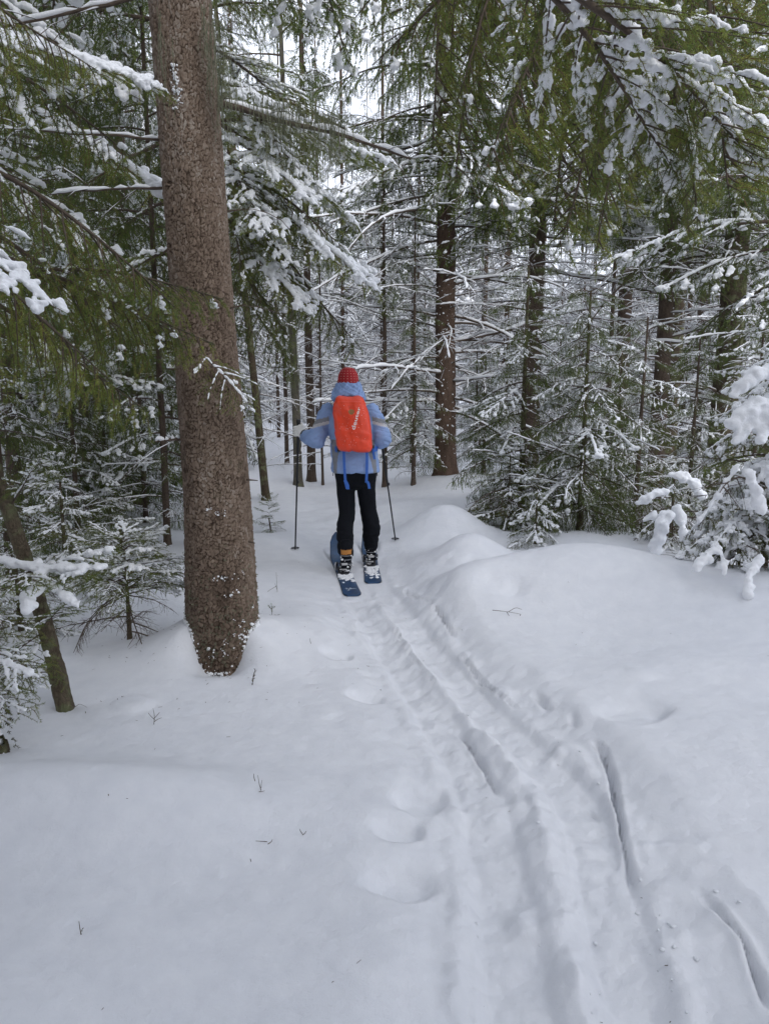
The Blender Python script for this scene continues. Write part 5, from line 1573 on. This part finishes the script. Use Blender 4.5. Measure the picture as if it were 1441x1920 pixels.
me = fuse(body, 0.0075, 2, 'body', [M['skin']]); setco(me, lean(coords(me)))
link('body', me, PERSON)

# jacket
jk = [loft(smooth_secs([(0, 0.0, 0.875, 0.207, 0.150), (0, 0, 0.90, 0.206, 0.152), (0, 0, 1.02, 0.196, 0.146), (0, 0, 1.20, 0.200, 0.150), (0, 0, 1.33, 0.198, 0.135), (0, 0, 1.41, 0.155, 0.11), (0, 0, 1.47, 0.095, 0.085), (0, 0, 1.50, 0.085, 0.08)]), 40, 2.3),
      tube1(ARM_L, [.086, .070, .080, .070, .056], 20), tube1(ARM_R, [.088, .074, .083, .074, .055], 20)]
me = fuse(jk, 0.0075, 4, 'jacket', [M['blue'], M['grey'], M['pale']])
v = coords(me); nn = normals(me)
arm = sstep(0.19, 0.26, np.abs(v[:, 0]))
f1 = fbm(v[:, 0] * 9 + v[:, 2] * 5, v[:, 2] * 13 - v[:, 0] * 6, 3, 1)
crease = -np.abs(fbm(v[:, 0] * 7 + v[:, 2] * 9 * np.sign(v[:, 0]), v[:, 2] * 16 + v[:, 1] * 5, 3, 2))
v = v + nn * (0.010 * f1 + 0.034 * crease * (0.4 + 0.6 * arm) + 0.007)[:, None]
setco(me, lean(v))
c = centers(me); c[:, 0] -= -0.062 * np.clip((c[:, 2] - 0.9) / 0.75, 0, 1.2)
ax_ = np.abs(c[:, 0]); mi = np.zeros(len(c), int)
onarm = ax_ > 0.185 + 0.0 * c[:, 2]
band = c[:, 2] + 0.25 * (ax_ - 0.22)
mi[onarm & (band < 1.345) & (band > 1.300) & (c[:, 1] < 0.09)] = 1
mi[onarm & (band <= 1.310) & (band > 1.283) & (c[:, 1] < 0.09)] = 2
mi[(~onarm) & (c[:, 2] < 1.12 + 0.3 * (ax_ - 0.13)) & (ax_ > 0.125 + 0.03 * np.sin(c[:, 2] * 9))] = 1
mi[(~onarm) & (c[:, 2] > 1.10) & (c[:, 2] < 1.16) & (ax_ > 0.13)] = 1
setmat(me, mi)
J = link('jacket', me, PERSON)
# hood lying round the neck
hd = [loft(smooth_secs([(0, -0.045, 1.475, 0.130, 0.095), (-0.005, -0.06, 1.505, 0.152, 0.118), (-0.002, -0.05, 1.545, 0.145, 0.120), (0, -0.03, 1.585, 0.128, 0.115), (0.0, -0.01, 1.625, 0.112, 0.108), (0.0, 0.0, 1.645, 0.098, 0.10), (0.0, 0.0, 1.635, 0.085, 0.09)]), 40, 2.1)]
me = fuse(hd, 0.0065, 2, 'hood', [M['blue']])
v = coords(me); nn = normals(me)
an = np.arctan2(v[:, 0], -v[:, 1])
v = v + nn * (0.012 * fbm(an * 1.6 + v[:, 2] * 12, v[:, 2] * 34 + an * 2.5, 3, 3) - 0.020 * np.abs(fbm(an * 1.2 + 3, v[:, 2] * 26 - an * 3.5, 3, 4)))[:, None]
setco(me, lean(v)); link('hood', me, J)
# hem toggles
for x_ in (-0.19, 0.188):
    g = MB(); g.add(*tubes(np.array([[[x_, -0.06, 0.90], [x_, -0.075, 0.87], [x_ * 1.01, -0.07, 0.845]]]), 0.0035, 5), 0)
    link('hem_cord', g.mesh('hem_cord', [M['dark']]), J)

# trousers
tr = [loft(smooth_secs([(0, 0.02, 0.715, 0.07, 0.05), (0, 0.01, 0.75, 0.135, 0.10), (0, 0.0, 0.81, 0.178, 0.125), (0, 0, 0.90, 0.182, 0.130), (0, 0, 0.97, 0.17, 0.125)]), 36, 2.2),
      tube1(LEG_L[:1] + [(-0.086, 0.01, 0.68), (-0.076, 0.0, 0.52), (-0.094, -0.05, 0.36), (-0.084, -0.10, 0.205), (-0.084, -0.12, 0.165)], [.096, .081, .074, .076, .074, .068], 22),
      tube1(LEG_R[:1] + [(0.092, 0.05, 0.68), (0.106, 0.10, 0.52), (0.132, 0.11, 0.37), (0.126, 0.14, 0.22), (0.128, 0.15, 0.165)], [.096, .081, .074, .080, .068, .060], 22)]
me = fuse(tr, 0.007, 3, 'trousers', [M['black']])
v = coords(me); nn = normals(me)
low = 1 - sstep(0.25, 0.55, v[:, 2])
v = v + nn * (0.006 * fbm(v[:, 0] * 9, v[:, 2] * 12, 3, 1) + 0.009 * (0.25 + low) * fbm(v[:, 0] * 4 + 2, v[:, 2] * 24 + v[:, 0] * 8, 2, 2))[:, None]
setco(me, v); link('trousers', me, PERSON)

# hat
hz = [(0, 0.008, 1.595, 0.086, 0.098), (0, 0.006, 1.64, 0.089, 0.103), (0, 0.004, 1.69, 0.086, 0.098), (0, 0.002, 1.732, 0.070, 0.080), (0, 0, 1.758, 0.046, 0.052), (0, 0, 1.768, 0.018, 0.02)]
v, f = loft([(x_, y_, z_ - 1.60, a_, b_) for x_, y_, z_, a_, b_ in smooth_secs(hz, 4)], 40)
me = tri_mesh('hat', v, f, [M['hat']])
link('hat', me, PERSON, loc=(-0.058, 0, 1.60))
g = MB(); g.add(*tubes(np.array([[[-0.148, 0.02, 1.64], [-0.153, 0.015, 1.60], [-0.150, 0.01, 1.55], [-0.147, 0.0, 1.50]]]), 0.0035, 6), 0)
link('hat_cord', g.mesh('hat_cord', [M['hat']]), PERSON)

# gloves closed round the grips
def glove(cx, cy, cz, wrist, side, label):
    """fingers wrap a near-vertical grip at (cx, cy, cz); wrist is where the sleeve ends"""
    w = np.array(wrist) - np.array([cx, cy, cz]); a0 = math.atan2(w[1], w[0])
    P = []
    palm_c = np.array([cx, cy, cz]) + np.array([math.cos(a0), math.sin(a0), 0]) * 0.034
    t_ = np.array([-math.sin(a0), math.cos(a0), 0]) * side
    P.append(tube1([palm_c + [0, 0, 0.036], palm_c + t_ * 0.006, palm_c - [0, 0, 0.038]], [0.034, 0.040, 0.035], 14))
    P.append(tube1([palm_c, palm_c * 0.5 + np.array(wrist) * 0.5 + [0, 0, -0.006], np.array(wrist)], [0.040, 0.042, 0.046], 14))
    lens = (2.6, 2.9, 2.75, 2.3)
    for k_, zo in enumerate((0.036, 0.013, -0.011, -0.034)):
        pts_ = []
        for q in range(6):
            aa = a0 + side * (0.55 + lens[k_] * q / 5)
            rr = 0.036 if q < 5 else 0.030
            pts_.append((cx + math.cos(aa) * rr, cy + math.sin(aa) * rr, cz + zo - 0.002 * q))
        P.append(tube1(pts_, [0.0125, 0.0132, 0.0128, 0.0122, 0.0115, 0.0100], 10))
    pts_ = []
    for q in range(5):
        aa = a0 - side * (0.35 + 1.5 * q / 4)
        pts_.append((cx + math.cos(aa) * 0.036, cy + math.sin(aa) * 0.036, cz + 0.020 + 0.012 * q))
    P.append(tube1(pts_, [0.016, 0.0155, 0.0145, 0.0135, 0.011], 10))
    me = fuse(P, 0.0035, 2, 'glove', [M['glove'], M['dark']])
    c = centers(me); d = np.linalg.norm(c - np.array(wrist), axis=1)
    mi = np.zeros(len(c), int); mi[d < 0.048] = 1
    setmat(me, mi)
    return link('glove', me, PERSON, label=label)


LG = (-0.512, 0.195, 1.218); LWR = (-0.425 - 0.062 * 0.38, 0.145, 1.184)
RG = (0.232 - 0.062 * 0.3, 0.300, 1.150); RWR = (0.236 - 0.062 * 0.31, 0.25, 1.135)
glove(*LG, LWR, -1, 'light grey glove with a dark cuff gripping the left pole')
glove(*RG, RWR, 1, 'light grey glove hidden in front of the body')


# ski poles
def pole(label, top, tip, seed):
    root = empty('ski_pole', tip, label, 'ski pole')
    top = np.array(top) - np.array(tip); d = top / np.linalg.norm(top); L = np.linalg.norm(top)
    S = lambda a_, b_, r0, r1, sides=10: tubes(np.array([[d * (a_ + (b_ - a_) * t_) for t_ in np.linspace(0, 1, 6)]]), np.linspace(r0, r1, 6)[None], sides)
    g = MB(); g.add(*S(0, 0.05, 0.003, 0.006)); g.add(*S(0.05, 0.56 * L, 0.0075, 0.0080)); g.add(*S(0.56 * L, L - 0.13, 0.0095, 0.0095)); link('shaft', g.mesh('shaft', [M['dark']]), root)
    g = MB(); P_ = [L - 0.30, L - 0.14, L - 0.13, L - 0.08, L - 0.035, L - 0.01, L + 0.008, L + 0.010]; R_ = [0.013, 0.0135, 0.018, 0.016, 0.016, 0.021, 0.017, 0.001]
    g.add(*tubes(np.array([[d * q for q in P_]]), np.array([R_]), 14)); link('grip', g.mesh('grip', [M['dark']]), root)
    v, f = loft([(0, 0, -0.012, 0.013, 0.020), (0, 0, 0.012, 0.013, 0.020)], 12, 3); g = MB(); g.add(v + d * 0.56 * L + [0.008, -0.006, 0], f)
    link('clamp', g.mesh('clamp', [M['dark']]), root)
    g = MB(); a = np.linspace(0, 2 * np.pi, 19)
    ring = np.array([[d * 0.07 + [0.036 * math.cos(q), 0.036 * math.sin(q), 0] for q in a]]); g.add(*tubes(ring, 0.0035, 6))
    for q in range(4): g.add(*tubes(np.array([[d * 0.075, d * 0.07 + [0.036 * math.cos(q * 1.57), 0.036 * math.sin(q * 1.57), 0]]]), 0.003, 5))
    link('basket', g.mesh('basket', [M['dark']]), root)
    g = MB(); pts_ = np.array([[d * (L - 0.01) + q for q in ((0, 0, 0), (0.02, -0.03, -0.03), (0.035, -0.04, -0.09), (0.02, -0.02, -0.13), (0.0, 0.0, -0.09))]], float)
    g.add(*tubes(pts_, 0.005, 6, 0.4)); link('wrist_strap', g.mesh('wrist_strap', [M['dark']]), root)
    return root


tl = gp(553, 1030, 0.0); zl = gz(tl.x, tl.y); tl = gp(553, 1030, zl - 0.02)
lt = np.array(LG) + [PX0, PY0, PZ0] + np.array([0.002, 0, 0.090])
pole('black ski pole held out to the left with its grip showing above the glove', lt, (tl.x, tl.y, tl.z - 0.05), 1)
tr_ = at(742, 1003, 7.30); zr = gz(tr_.x, tr_.y)
rt = np.array(RG) + [PX0, PY0, PZ0] + np.array([0.0, 0, 0.055])
pole('black ski pole slanting down to the right from the hidden hand', rt, (tr_.x, tr_.y, min(tr_.z, zr) - 0.05), 2)


# boots, skis and bindings
def boot(lx, ly, lz, rz, trim, label=None):
    R_ = Matrix.Rotation(rz, 4, 'Z'); e = Matrix.Translation((lx, ly, lz)) @ R_
    parts = [tube1([(0, -0.055, 0.035), (0, 0.02, 0.04), (0, 0.12, 0.035), (0, 0.185, 0.028)], [0.040, 0.043, 0.044, 0.030], 16),
             tube1([(0, -0.035, 0.05), (0, -0.030, 0.12), (0, -0.02, 0.20), (0, -0.012, 0.25)], [0.045, 0.046, 0.050, 0.053], 16)]
    me = fuse(parts, 0.005, 2, 'boot', [M['dark'], M['ochre'], M['black']])
    c = centers(me); mi = np.full(len(c), 2); mi[c[:, 2] < 0.025] = 0
    if trim: mi[(c[:, 2] > 0.155) & (c[:, 2] < 0.195)] = 1
    setmat(me, mi)
    o = link('boot', me, PERSON); o.matrix_local = e
    if label: o['label'] = label
    g = MB()
    for z_ in (0.07, 0.11, 0.145):
        a = np.linspace(0, 2 * np.pi, 19); g.add(*tubes(np.array([[(0.048 * math.cos(q), -0.033 + 0.048 * math.sin(q), z_) for q in a]]), 0.0035, 5))
    q_ = link('lace_band', g.mesh('lace_band', [M['grey']]), o, kind='stuff')
    rg = np.random.RandomState(int(lx * 1000) % 97); cs = []; rr = []
    for i in range(22):
        a_ = -1.57 + rg.randn() * 1.2; z_ = rg.rand() ** 1.5 * 0.15; cs.append([0.052 * math.cos(a_), -0.034 + 0.052 * math.sin(a_), z_]); rr.append(0.004 + 0.008 * rg.rand())
    g = MB(); g.add(*blobs(cs, np.array(rr), rg, 0.8, 6, 3)); link('snow_dab', g.mesh('snow_dab', [M['snow']]), o, kind='stuff')


SKI_T = 0.012


def ski(label, tail, foot, L, seed, script):
    tail = np.array(tail); foot = np.array(foot); d = foot - tail; az = math.atan2(d[1], d[0]); L_f = np.hypot(*d)
    z0 = -0.045
    root = empty('ski', (foot[0], foot[1], z0), label, 'ski')
    root.rotation_euler = (0, 0, az - math.pi / 2)
    n = 60; u = np.linspace(0, 1, n); y = u * L - L_f
    w = 0.5 * np.interp(u, [0, 0.015, 0.05, 0.45, 0.86, 0.95, 0.99, 1.0], [0.085, 0.122, 0.140, 0.124, 0.142, 0.118, 0.06, 0.01])
    up = 0.21 * np.clip((u - 0.77) / 0.23, 0, 1) ** 1.8
    prof = [(-1, 0), (-1, 0.008), (-0.93, 0.0115), (0.93, 0.0115), (1, 0.008), (1, 0)]
    V = np.array([[[w_ * a_, y_, z_ + b_] for a_, b_ in prof] for w_, y_, z_ in zip(w, y, up)])
    k = len(prof); idx = np.arange(n * k).reshape(n, k); nx = np.roll(idx, -1, 1)
    F = np.concatenate([np.stack([idx[:-1], nx[:-1], nx[1:]], -1).reshape(-1, 3), np.stack([idx[:-1], nx[1:], idx[1:]], -1).reshape(-1, 3)])
    F = np.concatenate([F, [[0, i + 1, i] for i in range(1, k - 1)], [[idx[-1, 0], idx[-1, i], idx[-1, i + 1]] for i in range(1, k - 1)]])
    fc = V.reshape(-1, 3)[F].mean(1)
    me = tri_mesh('ski_board', V.reshape(-1, 3), F, [M['ski'], M['dark']], np.zeros(len(F), int), None, False)
    link('ski_board', me, root)
    g = MB()
    for s_ in (-1, 1): g.add(*tubes(np.array([[[s_ * (a_ + 0.001), b_, c_ + 0.003] for a_, b_, c_ in zip(w, y, up)]]), 0.0032, 5))
    link('steel_edge', g.mesh('steel_edge', [M['dark']]), root, kind='stuff')
    # binding: plate, heel cup with ratchet straps
    g = MB(); g.add(*loft([(0, 0.03, 0.012, 0.048, 0.15), (0, 0.03, 0.022, 0.046, 0.148)], 20, 4)); bd = link('binding_plate', g.mesh('binding_plate', [M['dark']]), root)
    g = MB()
    for z_, r_ in ((0.06, 0.056), (0.10, 0.058)):
        a = np.linspace(-math.pi, 0, 13); g.add(*tubes(np.array([[(r_ * math.cos(q), -0.01 + r_ * 1.05 * math.sin(q), z_) for q in a]]), 0.007, 6, 0.5))
    for s_ in (-1, 1): g.add(*tubes(np.array([[(s_ * 0.052, 0.10, 0.03), (s_ * 0.057, 0.03, 0.06), (s_ * 0.056, -0.01, 0.10)]]), 0.008, 6))
    link('heel_strap', g.mesh('heel_strap', [M['dark']]), bd)
    g = MB(); g.add(*loft([(0, -0.072, 0.088, 0.026, 0.006), (0, -0.076, 0.108, 0.026, 0.006)], 12, 4)); g.add(*loft([(0, -0.070, 0.044, 0.022, 0.006), (0, -0.074, 0.056, 0.022, 0.006)], 12, 4))
    link('buckle', g.mesh('buckle', [M['pale']]), bd)
    g = MB(); g.add(*loft([(-0.066, 0.02, 0.03, 0.012, 0.03), (-0.072, 0.02, 0.07, 0.010, 0.02), (-0.070, 0.0, 0.10, 0.006, 0.01)], 10, 3)); link('ratchet', g.mesh('ratchet', [M['metal']]), bd)
    # snow caught on the tail, behind the heel
    rg = np.random.RandomState(seed); cs = []; rr = []
    for i in range(150):
        yy = -0.075 - abs(rg.randn()) * (0.10 if script else 0.16); yy = max(yy, -L_f + 0.03); cs.append([rg.uniform(-0.055, 0.055), yy, 0.012]); rr.append(0.006 + 0.013 * rg.rand())
    g = MB(); g.add(*blobs(cs, np.array(rr), rg, 0.45, 7, 4)); link('snow_dab', g.mesh('ski_snow', [M['snow']]), root, kind='stuff')
    # white flourish printed across the tail
    if script:
        st = [[(-.040, .008), (-.030, .020), (-.024, .002), (-.034, -.004), (-.022, .004)], [(-.018, -.016), (-.006, .012), (.004, .022), (.0, -.004)], [(-.012, .002), (.006, .004)],
              [(.006, .002), (.010, .012), (.013, .0), (.020, .008), (.024, .0)], [(.026, .004), (.031, .010), (.036, .001), (.046, .006)], [(-.030, -.024), (-.012, -.018)]]
        g = MB()
        for s_ in st:
            q = np.array([[a_, -L_f + 0.165 + b_ * 1.9, 0.0125] for a_, b_ in s_]); q = chaikin(q, 2); g.add(*tubes(q[None], 0.0026, 4, 0.3))
        link('print', g.mesh('print', [M['inkw']]), root)
    return root, az


S1, a1_ = ski('blue wide left ski, its tail nearest and a pale flourish printed on it', SKI_L[0], SKI_L[1], 1.46, 1, True)
S2, a2_ = ski('blue wide right ski, set ahead, its tail dusted with snow', SKI_R[0], SKI_R[1], 1.40, 2, False)
boot(SKI_L[1][0] + 0.018 - PX0, SKI_L[1][1] + 0.03 - PY0, 0.020, a1_ - math.pi / 2, True, 'black boot with an ochre cuff')
boot(SKI_R[1][0] - PX0, SKI_R[1][1] + 0.03 - PY0, 0.020, a2_ - math.pi / 2, False)

# ------------------------------------------------------------------ the backpack
BP = empty('backpack', (PX0, PY0 - 0.22, PZ0 + 1.05), 'orange-red backpack in a rain cover with blue straps on the skier\'s back', 'backpack')
Z0 = 1.05
secs = [(0.008, 0.03, 0.015, 0.105, 0.05), (0.006, 0.0, 0.030, 0.132, 0.085), (0.002, -0.01, 0.075, 0.147, 0.105), (-0.010, -0.015, 0.20, 0.153, 0.115), (-0.026, -0.01, 0.33, 0.147, 0.108),
        (-0.038, 0.0, 0.415, 0.132, 0.092), (-0.042, 0.015, 0.460, 0.113, 0.068), (-0.042, 0.03, 0.482, 0.080, 0.035)]
v, f = loft(smooth_secs(secs, 6), 60, 3.0)
me = fuse([(v, f)], 0.0055, 3, 'rain_cover', [M['orange']])
v = coords(me); nn = normals(me)
pl_ = v[:, 0] * 0.9 + 0.1 * v[:, 2]
cr = -0.014 * np.abs(fbm(v[:, 0] * 15 + v[:, 2] * 5, v[:, 2] * 4 + 2, 3, 4)) * (1 - 0.55 * sstep(-0.03, 0.05, v[:, 0]))
cr2 = -0.009 * np.abs(fbm(v[:, 0] * 4, v[:, 2] * 13 + v[:, 0] * 4, 3, 5))
seam = 0.004 * np.exp(-((v[:, 2] - 0.432 + 0.2 * (v[:, 0] + 0.04) ** 2 * 4) / 0.005) ** 2)
v = v + nn * (cr + cr2 + seam + 0.004 + 0.003 * fbm(v[:, 0] * 8, v[:, 2] * 8, 2, 1))[:, None]
setco(me, v)
COVER = link('rain_cover', me, BP)
g = MB(); v_, f_ = loft(smooth_secs([(x_, y_ + 0.055, z_ + 0.004, rx * 0.93, ry * 0.75) for x_, y_, z_, rx, ry in secs]), 40, 3.0); g.add(v_, f_, 0)
link('pack_body', g.mesh('pack_body', [M['dark']]), BP)


def ribbon(pts, w, m_, name, parent=BP, label=None):
    P = chaikin(np.array(pts, float), 2); n = len(P)
    t_ = unit(np.gradient(P, axis=0)); s_ = unit(np.cross(t_, np.array([0, 1.0, 0.05]))); q = np.cross(s_, t_)
    V = np.concatenate([P + s_ * w / 2 + q * 0.0012, P - s_ * w / 2 + q * 0.0012, P - s_ * w / 2 - q * 0.0012, P + s_ * w / 2 - q * 0.0012]).reshape(4, n, 3).transpose(1, 0, 2)
    idx = np.arange(n * 4).reshape(n, 4); nx = np.roll(idx, -1, 1)
    F = np.concatenate([np.stack([idx[:-1], nx[:-1], nx[1:]], -1).reshape(-1, 3), np.stack([idx[:-1], nx[1:], idx[1:]], -1).reshape(-1, 3)])
    return link(name, tri_mesh(name, V.reshape(-1, 3), F, [m_], None, None, False), parent)


ribbon([(-0.090, 0.02, 0.03), (-0.090, 0.035, -0.03), (-0.088, 0.045, -0.12), (-0.082, 0.045, -0.20), (-0.080, 0.04, -0.245), (-0.066, 0.035, -0.30)], 0.022, M['strap'], 'strap')
ribbon([(-0.084, 0.03, -0.225), (-0.073, 0.02, -0.245), (-0.060, 0.02, -0.27), (-0.058, 0.028, -0.305)], 0.026, M['strap'], 'strap')
ribbon([(0.103, 0.02, 0.03), (0.104, 0.035, -0.03), (0.103, 0.045, -0.12), (0.101, 0.045, -0.20), (0.098, 0.04, -0.245)], 0.022, M['strap'], 'strap')
ribbon([(0.094, 0.035, -0.25), (0.104, 0.02, -0.235), (0.118, 0.022, -0.255), (0.124, 0.03, -0.30)], 0.022, M['strap'], 'strap')
ribbon([(0.150, 0.075, 0.06), (0.158, 0.08, 0.0), (0.168, 0.08, -0.055)], 0.020, M['strap'], 'strap')
for s_ in (-1, 1):   # shoulder straps going over to the front
    ribbon([(-0.045 + s_ * 0.085, 0.10, 0.40), (-0.05 + s_ * 0.105, 0.17, 0.42), (-0.055 + s_ * 0.12, 0.26, 0.36), (-0.045 + s_ * 0.13, 0.39, 0.24), (-0.02 + s_ * 0.17, 0.32, 0.07), (s_ * 0.185, 0.15, 0.03), (s_ * 0.15, 0.07, 0.03)], 0.05, M['strap'], 'shoulder_strap')
for x_, z_ in ((-0.132, 0.03), (0.152, 0.055)):
    g = MB(); g.add(*loft([(x_, 0.04, z_ - 0.012, 0.016, 0.02), (x_, 0.04, z_ + 0.012, 0.014, 0.02)], 10, 3)); link('buckle', g.mesh('pack_buckle', [M['dark']]), BP)

from mathutils.bvhtree import BVHTree
bvh = BVHTree.FromObject(COVER, bpy.context.evaluated_depsgraph_get())


def on_cover(v2, off=0.0018):
    out = []
    for x_, z_ in v2:
        hit = bvh.ray_cast(Vector((x_, -1.0, z_)), Vector((0, 1, 0)))
        out.append((x_, (hit[0].y if hit[0] else -0.1) - off, z_))
    return out


# the maker's word running up the cover, and its badge
cu = bpy.data.curves.new('lettering', 'FONT'); cu.body = 'deuter'; cu.size = 0.060; cu.offset = 0.0012; cu.align_x = 'LEFT'; cu.space_character = 1.02; cu.resolution_u = 3
to = bpy.data.objects.new('tmp_text', cu); C.objects.link(to)
dg = bpy.context.evaluated_depsgraph_get(); dg.update()
tm = bpy.data.meshes.new_from_object(to.evaluated_get(dg)); bpy.data.objects.remove(to)
bm = bmesh.new(); bm.from_mesh(tm); bmesh.ops.triangulate(bm, faces=bm.faces); bmesh.ops.subdivide_edges(bm, edges=[e for e in bm.edges if e.calc_length() > 0.012], cuts=1); bmesh.ops.triangulate(bm, faces=bm.faces)
tm2 = bpy.data.meshes.new('lettering'); bm.to_mesh(tm2); bm.free()
vv = coords(tm2)
Lx = vv[:, 0].max()
uu = vv[:, 0] / Lx
xx = vv[:, 0] * 0.19 / Lx; yy = vv[:, 1] * (0.80 - 0.30 * uu)           # the letters shrink towards the top fold
an_ = math.radians(76)
px_ = 0.010 + xx * math.cos(an_) - yy * math.sin(an_) + 0.0; pz_ = 0.205 + xx * math.sin(an_) + yy * math.cos(an_)
setco(tm2, np.array(on_cover(list(zip(px_, pz_)))))
tm2.materials.append(M['print'])
link('lettering', tm2, COVER)
a = np.linspace(0, 2 * np.pi, 25)[:-1]
out_ = [(-0.018 + 0.023 * math.cos(q) * (1 + 0.12 * math.sin(3 * q)), 0.352 + 0.021 * math.sin(q)) for q in a]
inn = [(-0.018 + 0.012 * math.cos(q), 0.352 + 0.011 * math.sin(q)) for q in a]
V = on_cover(out_ + inn, 0.0022); n = 24
F = [[i, (i + 1) % n, n + (i + 1) % n] for i in range(n)] + [[i, n + (i + 1) % n, n + i] for i in range(n)]
c0 = len(V); V += on_cover([(-0.018, 0.372), (-0.028, 0.346), (-0.008, 0.346), (-0.018, 0.338)], 0.003)
F += [[c0, c0 + 1, c0 + 2], [c0 + 1, c0 + 3, c0 + 2]]
link('badge', tri_mesh('badge', np.array(V), np.array(F), [M['tan']], None, None, False), COVER)
# a dusting of snow grains on the cover
rg = np.random.RandomState(3); g = MB()
cs = on_cover([(rg.uniform(-0.12, 0.10), rg.uniform(0.05, 0.42)) for _ in range(60)], 0.0005)
g.add(*blobs(np.array(cs), 0.0012 + 0.0012 * rg.rand(60), rg, 0.8, 5, 3)); link('snow_grain', g.mesh('snow_grain', [M['snow']]), COVER, kind='stuff')
